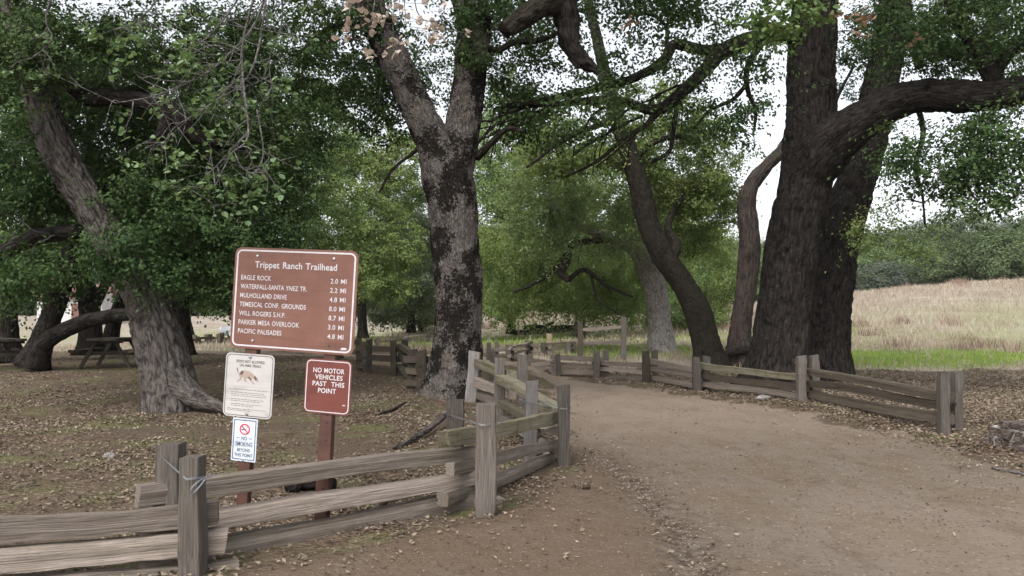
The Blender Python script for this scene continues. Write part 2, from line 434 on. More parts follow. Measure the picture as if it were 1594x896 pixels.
def build_ground():
    front = np.linspace(-46, 46, 420); rest = np.linspace(46, 314, 92)[1:-1]
    ang = R(1) * np.concatenate([front, rest]); na = len(ang)
    rr = np.concatenate([[.25], np.geomspace(.6, 520, 240)])
    x = np.sin(ang)[None] * rr[:, None]; y = np.cos(ang)[None] * rr[:, None]
    X = x.ravel(); Y = y.ravel(); Z = gz(X, Y)
    s = sdf(X, Y, PATH)
    P3 = np.stack([X, Y, 0 * X], 1)
    wob = (fbm(P3 * 1.3, 8) - .5) * 1.5
    path = smooth(-.15, .35, s + wob * smooth(6, 11, Y) + .05) 
    V = np.stack([X, Y, Z], 1)
    V = np.vstack([V, [0, 0, g1(0, 0)]])
    i = np.arange(len(rr) - 1)[:, None] * na; j = np.arange(na)[None]; j2 = (j + 1) % na
    Q = np.stack([i + j, i + na + j, i + na + j2, i + j2], -1).reshape(-1, 4)
    c = V[Q].mean(1)
    dm = dry_mask(c[:, 0], c[:, 1]); pm = np.append(path, 1)[Q].mean(1)
    kind = np.where(pm > .5, 1, np.where(dm > .5, 2, 0))
    bank = np.exp(-np.maximum(0, s) / .9) * smooth(11, 7, Y) * smooth(3.4, .6, X) 
    gd = gully_dist(X, Y)
    left_of = smooth(1.35, .7, X - .05) * smooth(11, 8.5, Y)
    bank = np.maximum(bank, left_of * .75)
    att = {'path': np.append(path, 1), 'dry': np.append(dry_mask(X, Y), 0), 'green': np.append(green_mask(X, Y), 0),
           'bank': np.append(bank, 0), 'path_lift': np.append(smooth(8.5, 15, Y) * smooth(40, 24, Y) + .5 * smooth(1.8, 3.2, X) * smooth(9, 5, Y), 0),  # mask that brightens the far path to offset canopy shade; also near right
           'gully': np.append(np.exp(-(gd / .22) ** 2), 0)}
    m, t, b = mat('earth')
    pos = t.nodes.new('ShaderNodeNewGeometry').outputs['Position']
    # oak-leaf litter
    vo = nd(t, 'ShaderNodeTexVoronoi', Scale=26.); t.links.new(pos, vo.inputs['Vector'])
    sp = t.nodes.new('ShaderNodeSeparateColor'); t.links.new(vo.outputs['Color'], sp.inputs[0])
    vo2 = nd(t, 'ShaderNodeTexVoronoi', Scale=11.); t.links.new(pos, vo2.inputs['Vector'])
    sp2 = t.nodes.new('ShaderNodeSeparateColor'); t.links.new(vo2.outputs['Color'], sp2.inputs[0])
    big = noise(t, pos, .55, 5, .6)
    lit = ramp(t, mth(t, 'ADD', mth(t, 'MULTIPLY', sp.outputs[0], .6), mth(t, 'MULTIPLY', sp2.outputs[1], .4)),
               [(0, (.035, .025, .018)), (.3, (.075, .052, .037)), (.6, (.13, .092, .066)), (.85, (.20, .15, .11)), (1, (.30, .24, .18))])
    soil = mixc(t, noise(t, pos, 40, 4, .7), (.07, .053, .039), (.145, .112, .083))
    lit = mixc(t, mrange(t, big, .35, .62), lit, soil)
    lit = mixc(t, mrange(t, noise(t, pos, .7, 5, .7), .48, .64, 0, .65), lit, (.12, .13, .055))
    # path
    fine = noise(t, pos, 90, 4, .75); mid = noise(t, pos, 5, 6, .7); lg = noise(t, vmap(t, pos, (1.2, .6, 1)), 1.3, 7, .68)
    dirt = mixc(t, mrange(t, fine, .25, .75), (.105, .079, .055), (.182, .142, .102))
    dirt = mixc(t, mrange(t, lg, .35, .65), dirt, mixc(t, fine, (.122, .099, .08), (.20, .168, .135)))
    dirt = mixc(t, mrange(t, mid, .50, .70, 0, .6), dirt, (.105, .078, .058))
    dirt = mixc(t, mrange(t, noise(t, vmap(t, pos, (1.6, .8, 1)), 1.5, 6, .7), .52, .66, 0, .5), dirt, (.095, .07, .052))
    dirt = mixc(t, mth(t, 'MULTIPLY', attr(t, 'path_lift'), mrange(t, lg, .3, .6, .45, .9)), dirt, mixc(t, fine, (.20, .155, .118), (.30, .24, .19)))  # paler tan painted in to brighten the shaded far path
    vg = nd(t, 'ShaderNodeTexVoronoi', Scale=60.); t.links.new(pos, vg.inputs['Vector'])
    sg = t.nodes.new('ShaderNodeSeparateColor'); t.links.new(vg.outputs['Color'], sg.inputs[0])
    dirt = mixc(t, mrange(t, sg.outputs[0], .975, .985), dirt, (.27, .225, .19))
    dirt = mixc(t, mrange(t, sg.outputs[1], .955, .975), dirt, (.09, .068, .052))
    bankc = mixc(t, mrange(t, fine, .25, .75), (.078, .053, .036), (.15, .108, .078))
    dirt = mixc(t, mth(t, 'MULTIPLY', attr(t, 'bank'), mrange(t, mid, .2, .6, .55, 1.0)), dirt, bankc)
    dirt = mixc(t, mth(t, 'MULTIPLY', attr(t, 'gully'), mrange(t, noise(t, pos, 9, 5, .75), .42, .58, 0, .8)), dirt, (.06, .045, .035))
    # meadow
    dn = noise(t, pos, .5, 6, .7); dn2 = noise(t, vmap(t, pos, (1, .8, 1)), 1.7, 6, .75)
    dryc = mixc(t, mrange(t, dn, .3, .7), (.26, .22, .18), (.385, .345, .295))
    dryc = mixc(t, mrange(t, dn2, .4, .7, 0, .6), dryc, (.25, .18, .145))
    grc = mixc(t, mrange(t, dn2, .3, .7), (.14, .20, .045), (.24, .29, .09))
    gm = mth(t, 'MULTIPLY', attr(t, 'green'), mrange(t, noise(t, pos, 2.2, 5, .7), .25, .5, .75, 1.0))
    fld = mixc(t, gm, dryc, grc)
    # woodland floor far away
    ln = t.nodes.new('ShaderNodeVectorMath'); ln.operation = 'LENGTH'; t.links.new(pos, ln.inputs[0])
    fld = mixc(t, mrange(t, ln.outputs['Value'], 88, 110), fld, (.06, .07, .035))
    pe = mth(t, 'ADD', attr(t, 'path'), mth(t, 'MULTIPLY', mth(t, 'SUBTRACT', noise(t, pos, 6, 5, .75), .5), .9), clamp=True)
    c = mixc(t, mrange(t, mth(t, 'ADD', attr(t, 'dry'), mth(t, 'MULTIPLY', mth(t, 'SUBTRACT', mid, .5), .8)), .35, .65), lit, fld)
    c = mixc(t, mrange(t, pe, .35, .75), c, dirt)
    t.links.new(c, b.inputs['Base Color']); b.inputs['Roughness'].default_value = .97; b.inputs['Specular IOR Level'].default_value = .04
    h = mth(t, 'ADD', mth(t, 'MULTIPLY', vo.outputs['Distance'], mth(t, 'MULTIPLY_ADD', attr(t, 'path'), -.8, 1.)), mth(t, 'ADD', mth(t, 'MULTIPLY', fine, .35), mth(t, 'MULTIPLY', mid, 1.1)))
    bump(t, b, h, .8, .03)
    fan = np.stack([np.arange(na), (np.arange(na) + 1) % na, np.full(na, len(V) - 1)], 1)[:, ::-1]
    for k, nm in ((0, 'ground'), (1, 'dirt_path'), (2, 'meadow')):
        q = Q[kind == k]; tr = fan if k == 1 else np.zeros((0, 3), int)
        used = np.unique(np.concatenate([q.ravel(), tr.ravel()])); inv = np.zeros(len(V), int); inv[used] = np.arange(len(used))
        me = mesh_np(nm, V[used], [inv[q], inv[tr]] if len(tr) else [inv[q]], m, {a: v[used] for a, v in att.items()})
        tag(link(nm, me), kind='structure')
build_ground()

# ------------------------------------------------------------------ trees
def leaf_geo(C, L, Wd, upbias=.5, rng=RNG, six=False, out=None):
    """leaf-sized faces at centres C"""
    n = len(C)
    N = rng.normal(size=(n, 3)); N[:, 2] = np.abs(N[:, 2]) + upbias
    if out is not None: N = N * .55 + out * 1.1
    N /= np.linalg.norm(N, axis=1)[:, None]
    A = rng.normal(size=(n, 3)); T = np.cross(N, A); T /= np.linalg.norm(T, axis=1)[:, None]; B = np.cross(N, T)
    l = (L * rng.uniform(.6, 1.3, n))[:, None] * .5; wd = (Wd * rng.uniform(.7, 1.25, n))[:, None] * .5
    if six:
        up = N * wd * .35
        pts = [C + T * l, C + T * l * .45 + B * wd + up, C - T * l * .5 + B * wd * .9 + up, C - T * l, C - T * l * .5 - B * wd * .9 + up, C + T * l * .45 - B * wd + up]
        V = np.stack(pts, 1).reshape(-1, 3); k = np.arange(n)[:, None] * 6
        return V, np.concatenate([k + np.array([[0, 1, 2, 3]]), k + np.array([[0, 3, 4, 5]])])
    up = N * wd * .3
    V = np.stack([C + T * l, C + B * wd + up + T * l * .15, C - T * l, C - B * wd + up + T * l * .15], 1).reshape(-1, 3)
    return V, np.arange(n * 4).reshape(n, 4)

class Tree:
    def __init__(s, name, base, label, cat='tree', group=None, seed=1):
        s.o = np.asarray(base, float); s.root = empty(name, tuple(s.o), label, cat, group)
        s.nodes = []; s.rng = np.random.default_rng(seed); s.seed = seed; s.tw = MB(); s.LV = []; s.LF = []; s.n = 0
    def trunk(s, pts, bark, seg=64, step=.07, flare=(.5, .35, 5), lump=.07, plates=.02, pscale=9, name='trunk', extra=(), knob=0, label=None):
        """pts: (px,py,Y,half width px); extra: further stems fused in the same mesh"""
        mb = MB()
        for k, pl in enumerate([pts] + list(extra)):
            P = np.array([at(p[0], p[1], p[2]) for p in pl]); r = np.array([p[3] * p[2] / F for p in pl])
            if name == 'trunk':   # widths were read along the photo's rows: make them square to the stem
                q = np.array([p[:2] for p in pl], float); tq = np.gradient(q, axis=0); r = r * np.maximum(.6, np.abs(tq[:, 1]) / (np.hypot(tq[:, 0], tq[:, 1]) + 1e-6)) * .92
            if k == 0 and name == 'trunk': P[0, 2] -= .15
            sg = seg if k == 0 else max(12, int(seg * .7))
            V, Fl, bk = tube(P, r, sg, step, lump, plates, pscale, flare if (k == 0 and name == 'trunk') else None, s.seed + k, knob=knob)
            mb.addm(V, Fl, bk)
            n = max(4, int(np.linalg.norm(np.diff(P, axis=0), axis=1).sum() / .4))
            c = catmull(np.hstack([P, r[:, None]]), n)
            s.nodes += [c[len(c) // 3:] if (k == 0 and name == 'trunk') else c]
        o = mb.build(name, M[bark], s.root, s.o)
        if label: o['label'] = label
        return o
    def limb(s, pts, bark, seg=20, step=.1, plates=.012, pscale=10, lump=.08, label=None, knob=0):
        return s.trunk(pts, bark, seg, step, None, lump, plates, pscale, 'limb', knob=knob, label=label)
    def cloud(s, px, py, Y, rx, ry, ryd, n, gap=.0, skip=None):
        """cluster centres inside an ellipsoid given in photo pixels at distance Y"""
        c = at(px, py, Y); out = []
        g = s.rng; n = int(n * (1.0 if py < -60 else 1.75))
        while len(out) < n:
            u = g.normal(size=3); u /= np.linalg.norm(u); u *= g.uniform(.15, 1) ** .45
            p = c + np.array([u[0] * rx * Y / F, u[1] * ryd, u[2] * ry * Y / F])
            if gap and vnoise(p[None] * .8, s.seed + 70)[0] < gap and g.random() < .9: continue
            if p[2] < gz(p[:1], p[1:2])[0] + .3: continue
            if p[2] > 3 + .415 * p[1] and g.random() < .35: continue
            out.append(p)
        return np.array(out)
    def leaves(s, centers, per, L, Wd, sig=(.42, .42, .26), droop=0., twig=.012, wig=.25, upb=.5, six=False, connect=True, maxd=6.):
        g = s.rng; C = np.asarray(centers)
        if connect:
            nodes = np.concatenate(s.nodes); npos = nodes[:, :3].copy(); nr = nodes[:, 3].copy()
            d0 = np.array([np.min(np.linalg.norm(npos - c, axis=1)) for c in C])
            for k in np.argsort(d0):
                c = C[k]; d = np.linalg.norm(npos - c, axis=1) + .5 * np.maximum(0, npos[:, 2] - c[2]) * (0 if droop else 1)
                j = int(np.argmin(d)); a = npos[j]; D = np.linalg.norm(c - a)
                if D > maxd * 1.6: continue
                if D < .15: continue
                m1 = a * .65 + c * .35 + g.normal(size=3) * D * wig * .6 + np.array([0, 0, D * .12])
                m2 = a * .3 + c * .7 + g.normal(size=3) * D * wig * .4 + np.array([0, 0, D * .08])
                r0 = min(nr[j] * .7, twig * (1 + D * .8)); P = np.array([a, m1, m2, c])
                V, Fl, bk = tube(P, [r0, r0 * .8, r0 * .6, max(.004, r0 * .35)], 5, max(.12, D / 9), 0, cap=False, seed=k % 7)
                s.tw.addm(V, Fl, bk)
                cc = catmull(np.hstack([P, np.array([r0, r0 * .8, r0 * .6, r0 * .35])[:, None]]), max(3, int(D / .3) + 2))
                npos = np.vstack([npos, cc[1:, :3]]); nr = np.append(nr, cc[1:, 3])
        reps = np.maximum(4, (per * (1 if six else 1.3) * g.uniform(.45, 1.5, len(C))).astype(int))
        idx = np.repeat(np.arange(len(C)), reps)
        scl = np.repeat(g.uniform(.65, 1.3, len(C)), reps)[:, None]
        # each spray: leaves strung along a few shoots
        nsh = 6; sig = np.array(sig) * (1 if six else .78)
        sh = g.normal(size=(len(C), nsh, 3)) * np.array(sig) * 1.25
        if droop: sh[:, :, 2] -= np.abs(g.normal(size=(len(C), nsh))) * droop
        pick = g.integers(0, nsh, len(idx)); tt = g.uniform(.1, 1.1, len(idx))[:, None]
        off = sh[idx, pick] * tt + g.normal(size=(len(idx), 3)) * (np.array(sig) * .28)
        pos = C[idx] + off * scl
        ou = off / np.array(sig); ou /= np.linalg.norm(ou, axis=1)[:, None] + 1e-6
        V, Fq = leaf_geo(pos, L * (1 if six else 1.22), Wd * (1 if six else 1.3), upb, g, six, None if six else ou)
        s.LV.append(V); s.LF.append(Fq + s.n); s.n += len(V)
    def crown(s, leafm, twigm, name='crown', label=None):
        V = np.concatenate(s.LV); Fq = np.concatenate(s.LF)
        mats = [M[leafm], M[twigm]]; mi = np.zeros(len(Fq), int); Fl = [Fq]; bk = V.copy()
        if s.tw.n:
            tv = np.concatenate(s.tw.V); tf = np.concatenate(s.tw.F4) + len(V)
            V = np.vstack([V, tv]); bk = np.vstack([bk, np.concatenate(s.tw.B)]); mi = np.append(mi, np.ones(len(tf), int)); Fl = [np.concatenate([Fq, tf])]
        me = mesh_np(name, V - s.o, Fl, mats, {'bk': bk}, False, mi)
        o = link(name, me, s.root)
        if label: o['label'] = label
        s.LV = []; s.LF = []; s.n = 0; s.tw = MB()
        return o

def over(n, x, y, z, rx, ry, rz):
    """centres of unseen leaf clusters added overhead to shade the ground"""
    u = RNG.normal(size=(n, 3)); u /= np.linalg.norm(u, axis=1)[:, None]; u *= RNG.uniform(.1, 1, (n, 1)) ** .5
    p = u * np.array([rx, ry, rz]) + np.array([x, y, z]); return p[p[:, 2] > CAMZ + .46 * np.maximum(0, p[:, 1]) + 1.0]
def base_of(px, py, Y):
    p = at(px, py, Y); return np.array([p[0], p[1], g1(p[0], p[1])])

# --- forked oak in the middle
t = Tree('oak_tree', base_of(704, 616, 15.5), 'big forked oak with pale flaking bark and black patches, right of the trailhead sign', seed=3)
Yc = 15.5
t.trunk([(703, 622, Yc, 47), (706, 590, Yc, 42), (712, 520, Yc, 39), (714, 450, Yc, 40), (708, 380, Yc, 40), (704, 320, Yc, 42), (696, 275, Yc, 44), (682, 230, Yc, 38),
         (660, 190, Yc, 32), (638, 145, Yc, 30), (612, 90, Yc, 29), (588, 40, Yc, 28), (560, -30, Yc, 25), (520, -120, Yc - .5, 20), (480, -220, Yc - 1, 14)],
        'bark_pale', 96, .055, (.45, .35, 5), .06, .026, 9, knob=.04,
        extra=[[(702, 300, Yc, 30), (712, 240, Yc, 33), (722, 185, Yc, 30), (730, 130, Yc, 28), (736, 75, Yc, 28), (737, 30, Yc, 30), (722, -20, Yc, 29), (700, -90, Yc, 24), (690, -200, Yc, 16)]])
t.limb([(742, 245, Yc, 7), (765, 222, Yc - .3, 5), (790, 200, Yc - .6, 4.5), (815, 205, Yc - .8, 2.5)], 'bark_mossy', 10)
t.limb([(748, 70, Yc, 6), (775, 78, Yc, 5), (800, 66, Yc, 5), (850, 60, Yc, 4), (900, 30, Yc, 3)], 'bark_mossy', 10)
t.limb([(606, 70, Yc, 8), (560, 40, Yc + .5, 7), (510, 45, Yc + 1, 5), (470, 80, Yc + 1, 3)], 'bark_dark', 10)
t.limb([(668, 215, Yc, 4), (640, 240, Yc, 3), (610, 265, Yc, 2.5), (590, 300, Yc, 1.5)], 'bark_dark', 8)
t.limb([(690, -150, Yc, 14), (800, -200, Yc - 1, 12), (950, -230, Yc - 2, 9)], 'bark_dark', 12)
t.leaves(np.vstack([t.cloud(545, 100, 16.5, 95, 115, 2.0, 55, .38), t.cloud(610, 160, 17.5, 50, 70, 1.5, 12)]), 95, .075, .044)
t.leaves(np.vstack([t.cloud(650, -190, 15, 380, 140, 4.5, 110), t.cloud(690, 110, 18, 60, 80, 1.0, 14), t.cloud(790, 60, 17, 60, 90, 1.2, 22), t.cloud(800, 150, 17, 40, 60, 1.0, 12), t.cloud(730, 70, 14.7, 30, 60, .5, 4)]), 110, .062, .036)
t.crown('leaf_dark', 'bark_dark')

# --- twin oak on the right: the big front stem with the long level limb
Ya = 19.5
t = Tree('oak_tree', base_of(1212, 592, Ya), 'thickest dark oak, with a heavy limb reaching right, behind the long right fence', seed=11)
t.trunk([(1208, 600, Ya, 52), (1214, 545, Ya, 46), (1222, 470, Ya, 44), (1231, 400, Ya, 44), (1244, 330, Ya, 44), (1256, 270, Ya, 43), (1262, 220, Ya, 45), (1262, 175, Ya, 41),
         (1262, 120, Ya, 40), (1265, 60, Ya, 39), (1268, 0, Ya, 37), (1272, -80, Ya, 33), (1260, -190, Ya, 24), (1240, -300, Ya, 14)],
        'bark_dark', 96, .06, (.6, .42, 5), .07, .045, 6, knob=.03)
t.limb([(1236, 345, Ya + .1, 18), (1254, 285, Ya - .05, 34), (1282, 235, Ya - .4, 40), (1312, 208, Ya - .7, 35), (1350, 182, Ya - 1, 30), (1400, 157, Ya - 1.4, 27), (1450, 148, Ya - 1.8, 26), (1505, 150, Ya - 2.2, 25), (1560, 146, Ya - 2.6, 23), (1640, 125, Ya - 3, 20), (1760, 60, Ya - 3.5, 14)],
       'bark_dark', 44, .08, .04, 6, .13, label='heavy level limb reaching right')
t.limb([(1240, 55, Ya - .3, 13), (1200, 55, Ya - .6, 13), (1160, 66, Ya - 1, 15), (1122, 82, Ya - 1.3, 13), (1098, 108, Ya - 1.7, 11), (1062, 143, Ya - 2, 10), (1022, 171, Ya - 2.3, 8.5), (975, 160, Ya - 2.6, 7), (930, 155, Ya - 3, 6), (860, 162, Ya - 3.4, 4.5), (790, 160, Ya - 3.8, 3)],
       'bark_dark', 20, .1, .012, 10, label='winding limb reaching left over the path')
t.limb([(1135, 74, Ya - 1.2, 9), (1095, 78, Ya - 1.4, 9), (1050, 69, Ya - 1.7, 8.5), (1032, 95, Ya - 1.9, 8), (985, 122, Ya - 2.2, 7), (935, 136, Ya - 2.5, 6.5), (890, 146, Ya - 2.8, 6), (830, 160, Ya - 3.1, 5.5), (780, 165, Ya - 3.3, 4)], 'bark_dark', 16, .1, .012, 10)
t.limb([(1038, 72, Ya - 1.7, 4), (1036, 40, Ya - 1.7, 3), (1010, 22, Ya - 2, 2.5), (960, 20, Ya - 2.2, 2)], 'bark_dark', 8)
t.limb([(1020, 172, Ya - 2.3, 5), (1005, 195, Ya - 2.4, 4), (975, 212, Ya - 2.6, 3.5), (930, 250, Ya - 2.8, 3), (880, 275, Ya - 3, 2)], 'bark_mossy', 8)
t.limb([(1072, 135, Ya - 2, 4), (1055, 165, Ya - 2, 3.6), (1047, 210, Ya - 2.1, 3.4), (1042, 235, Ya - 2.2, 3.2), (1015, 252, Ya - 2.3, 3)], 'bark_dark', 8)
t.limb([(1190, 62, Ya - .8, 5), (1165, 100, Ya - 1, 5), (1163, 135, Ya - 1.1, 4), (1176, 175, Ya - 1.1, 3), (1172, 210, Ya - 1.2, 2)], 'bark_dark', 8)
t.limb([(1163, 130, Ya - 1.1, 4), (1140, 155, Ya - 1.3, 3.4), (1105, 172, Ya - 1.5, 2.4), (1080, 200, Ya - 1.6, 1.6)], 'bark_dark', 8)
t.limb([(1545, 150, Ya - 2.5, 11), (1553, 108, Ya - 2.5, 10), (1575, 78, Ya - 2.6, 9), (1615, 62, Ya - 2.7, 8)], 'bark_dark', 14)
t.limb([(1545, 130, Ya - 2.5, 12), (1530, 90, Ya - 2.4, 13), (1495, 35, Ya - 2.2, 11), (1470, -20, Ya - 2, 8)], 'bark_dark', 14)
t.limb([(1425, 155, Ya - 1.5, 5), (1437, 205, Ya - 1.6, 4), (1425, 260, Ya - 1.7, 3.2), (1435, 300, Ya - 1.8, 2.4), (1440, 350, Ya - 1.8, 1.6)], 'bark_dark', 8)
g_ = np.random.default_rng(77)
for x_, y_, Yo in ((1000, 180, -2.4), (960, 160, -2.6), (930, 155, -3), (900, 158, -3.1), (870, 161, -3.3), (1040, 160, -2.2), (840, 160, -3.4), (985, 165, -2.5), (815, 162, -3.6), (1080, 130, -1.9), (890, 150, -2.8), (800, 165, -3.6)):
    q_ = [(x_, y_, Ya + Yo, 2.6)]; ax, ay = g_.uniform(-42, -22), g_.uniform(8, 26)
    for k_ in range(4):
        a_, b_, c__, d_ = q_[-1]; q_.append((a_ + ax + g_.uniform(-10, 10), b_ + ay + g_.uniform(-9, 9), c__ - .15, max(.7, d_ * .8)))
    t.limb(q_, 'bark_dark', 6)
    a_, b_, c__, d_ = q_[2]; t.limb([(a_, b_, c__, d_ * .7), (a_ - 12, b_ + 26, c__, d_ * .55), (a_ - 16, b_ + 58, c__, .6)], 'bark_dark', 6)
# heavy overhead limb with the broken stub hanging from it
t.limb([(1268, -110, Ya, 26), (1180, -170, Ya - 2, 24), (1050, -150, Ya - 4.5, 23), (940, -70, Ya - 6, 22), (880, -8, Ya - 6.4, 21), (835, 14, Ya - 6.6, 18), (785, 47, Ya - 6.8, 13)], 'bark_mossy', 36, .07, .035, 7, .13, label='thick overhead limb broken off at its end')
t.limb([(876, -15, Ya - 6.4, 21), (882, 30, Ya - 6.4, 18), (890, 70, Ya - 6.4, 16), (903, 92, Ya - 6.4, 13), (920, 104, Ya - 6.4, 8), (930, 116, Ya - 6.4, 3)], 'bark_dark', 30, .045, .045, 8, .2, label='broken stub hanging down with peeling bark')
t.leaves(np.vstack([t.cloud(960, 55, 16.5, 200, 75, 1.6, 56, .35), t.cloud(1090, 200, 17.5, 90, 90, 1.0, 26, .3), t.cloud(1160, 60, 17.5, 70, 60, 1.0, 16), t.cloud(880, 180, 16, 110, 50, 1.0, 28, .3), t.cloud(1170, 150, 18, 30, 80, .6, 10), t.cloud(820, 20, 15, 110, 50, 1, 24), t.cloud(1000, 0, 16, 160, 35, 1, 24)]), 42, .078, .046, (.5, .5, .22))
t.leaves(np.vstack([t.cloud(1470, 240, 17.3, 110, 75, 1.2, 62, .30), t.cloud(1560, 250, 16.5, 60, 110, 1.0, 40), t.cloud(1520, 300, 16.8, 70, 50, .8, 16), t.cloud(1400, 60, 18, 90, 70, 1.2, 26, .3), t.cloud(1520, 50, 17, 110, 70, 1.8, 80), t.cloud(1700, 90, 16.2, 120, 90, 1.4, 44)]), 44, .078, .046, (.45, .45, .25))
t.leaves(np.vstack([t.cloud(1230, -230, 19, 420, 150, 6, 150), t.cloud(1450, -120, 16, 220, 90, 4, 60), t.cloud(1080, -130, 13.5, 250, 70, 3, 40), over(70, 1.5, 12.5, 9.5, 5, 5.5, 1.6), over(60, 7, 17, 12, 6, 6, 1.5)]), 100, .07, .042)  # the over() clusters are unseen, added to shade path and ground
t.crown('leaf_dark', 'bark_dark')
t.leaves(np.vstack([t.cloud(1400, 360, 17.8, 75, 50, .7, 22), t.cloud(1345, 370, 18, 25, 30, .4, 6), t.cloud(1435, 395, 17.8, 25, 20, .3, 4)]), 34, .06, .036, (.35, .35, .2))
t.crown('leaf_light', 'bark_dark', label='yellow green hanging sprays')
t.leaves(t.cloud(1220, 22, 8.0, 58, 32, .35, 9), 34, .07, .045, (.16, .16, .1), six=True, twig=.006, connect=False)
t.crown('leaf_mid', 'bark_dark', label='larger near leaves at the top edge')
for c_, n_ in (((1312, 18, 9), 2), ((1340, 35, 9), 2), ((978, 34, 12), 2), ((1345, 52, 9), 1), ((1425, 70, 14), 2)):
    t.leaves(t.cloud(*c_, 14, 12, .15, n_), 5, .075, .06, (.07, .07, .06), six=True, connect=False)
t.crown('leaf_rust', 'twig_pale', 'dead_leaves', label='rusty dead leaves')

# --- rear stem of the pair
Yb = 22.0
t = Tree('oak_tree', base_of(1288, 584, Yb), 'darker slanting oak close behind the thick oak, leaning to the right', seed=17)
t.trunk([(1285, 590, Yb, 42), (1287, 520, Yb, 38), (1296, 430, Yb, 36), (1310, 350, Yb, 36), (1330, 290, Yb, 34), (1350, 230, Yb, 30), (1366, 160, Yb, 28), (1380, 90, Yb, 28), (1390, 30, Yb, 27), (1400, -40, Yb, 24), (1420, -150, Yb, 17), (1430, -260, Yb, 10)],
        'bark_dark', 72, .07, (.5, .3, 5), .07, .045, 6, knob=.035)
t.limb([(1385, 60, Yb, 14), (1425, 62, Yb - .4, 17), (1470, 75, Yb - .8, 14), (1515, 70, Yb - 1.2, 11), (1560, 30, Yb - 1.6, 8)], 'bark_dark', 16)
t.limb([(1420, 60, Yb - .4, 11), (1428, 90, Yb - .5, 8), (1431, 106, Yb - .5, 6)], 'bark_dark', 14, .06)
t.limb([(1372, 130, Yb, 6), (1345, 160, Yb, 5), (1320, 200, Yb, 3), (1300, 165, Yb, 3), (1330, 100, Yb, 2)], 'bark_dark', 8)
t.leaves(np.vstack([t.cloud(1350, 90, 22.5, 40, 90, 1, 18, .3), t.cloud(1450, 30, 22, 140, 60, 2, 60, .2), t.cloud(1560, 120, 21, 70, 70, 1.5, 30), t.cloud(1420, -200, 22, 250, 140, 4, 70)]), 100, .065, .04)
t.crown('leaf_dark', 'bark_dark')

# --- dead snag
Ys = 26.0
t = Tree('dead_tree', base_of(1150, 560, Ys), 'dead snag with stripped reddish wood, between the leaning oak and the thick oak', seed=23)
t.trunk([(1149, 563, Ys, 24), (1152, 520, Ys, 19), (1158, 470, Ys, 17), (1165, 420, Ys, 18), (1167, 370, Ys, 17), (1163, 320, Ys, 16), (1170, 288, Ys, 15), (1190, 262, Ys, 15), (1213, 238, Ys, 13), (1232, 208, Ys, 10), (1240, 180, Ys, 6)],
        'bark_dead', 40, .07, (.4, .3, 4), .12, .035, 5, knob=.035)

# --- leaning oak
Yd = 25.5
t = Tree('oak_tree', base_of(1108, 564, Yd), 'slender dark oak leaning left over the path, left of the dead snag', seed=29)
t.trunk([(1108, 568, Yd, 28), (1098, 530, Yd, 24), (1085, 482, Yd, 24), (1062, 440, Yd, 23), (1032, 397, Yd, 22), (1010, 350, Yd, 20), (998, 300, Yd, 19), (985, 255, Yd, 17), (970, 210, Yd, 16), (955, 165, Yd, 14), (943, 125, Yd, 12), (935, 85, Yd, 10), (920, 20, Yd, 8), (900, -60, Yd, 5)],
        'bark_mossy', 48, .08, (.4, .3, 4), .06, .022, 8, knob=.04)
t.limb([(1128, 552, Yd, 5), (1160, 545, Yd, 7), (1190, 552, Yd, 8)], 'bark_dark', 10)
t.limb([(1042, 408, Yd, 10), (1052, 380, Yd + .4, 9), (1040, 350, Yd + .8, 6), (1065, 300, Yd + 1.4, 4)], 'bark_mossy', 10)
t.limb([(985, 250, Yd, 6), (1020, 220, Yd + .5, 5), (1070, 215, Yd + 1, 4), (1110, 250, Yd + 1.5, 2)], 'bark_mossy', 8)
t.limb([(960, 180, Yd, 6), (930, 195, Yd - .4, 5), (880, 215, Yd - 1, 4), (820, 260, Yd - 1.4, 2.5)], 'bark_mossy', 8)
t.leaves(np.vstack([t.cloud(1055, 250, 27.5, 95, 90, 2, 95, .25), t.cloud(1090, 330, 29, 60, 70, 2, 50), t.cloud(900, 230, 26, 110, 60, 1.5, 50, .25), t.cloud(1010, 150, 27, 80, 40, 1, 14)]), 120, .085, .052, (.5, .5, .32))
t.crown('leaf_light', 'bark_mossy')

# --- pale grey oak behind the tall panel
Ye = 31.0
t = Tree('oak_tree', base_of(1030, 547, Ye), 'pale grey oak arching left behind the tall post and rail panel', seed=31)
t.trunk([(1031, 550, Ye, 24), (1027, 505, Ye, 19), (1021, 455, Ye, 20), (1006, 412, Ye, 20), (982, 385, Ye, 17), (945, 370, Ye - .4, 13), (900, 350, Ye - .9, 10), (870, 325, Ye - 1.2, 8), (840, 290, Ye - 1.5, 5)], 'bark_grey', 48, .09, (.5, .3, 5), .07, .03, 5, knob=.03)
t.limb([(945, 372, Ye - .4, 6), (900, 378, Ye - 1, 5), (885, 388, Ye - 1.2, 6), (880, 408, Ye - 1.3, 8), (874, 425, Ye - 1.3, 7), (886, 436, Ye - 1.4, 5)], 'bark_dead', 12, .08, label='reddish broken hanging branch')
t.limb([(882, 372, Ye - 1.1, 4), (855, 374, Ye - 1.4, 4), (845, 362, Ye - 1.4, 2)], 'bark_grey', 8)
t.limb([(884, 436, Ye - 1.4, 4), (910, 420, Ye - 1.6, 4), (945, 445, Ye - 1.6, 3), (985, 462, Ye - 1.7, 2)], 'bark_mossy', 8)
t.limb([(890, 385, Ye - 1.2, 4), (850, 430, Ye - 1.4, 3), (800, 455, Ye - 1.5, 2)], 'bark_mossy', 8)
t.limb([(920, 425, Ye - 1.6, 2.5), (930, 465, Ye - 1.7, 2), (965, 490, Ye - 1.8, 1.5)], 'bark_mossy', 8)
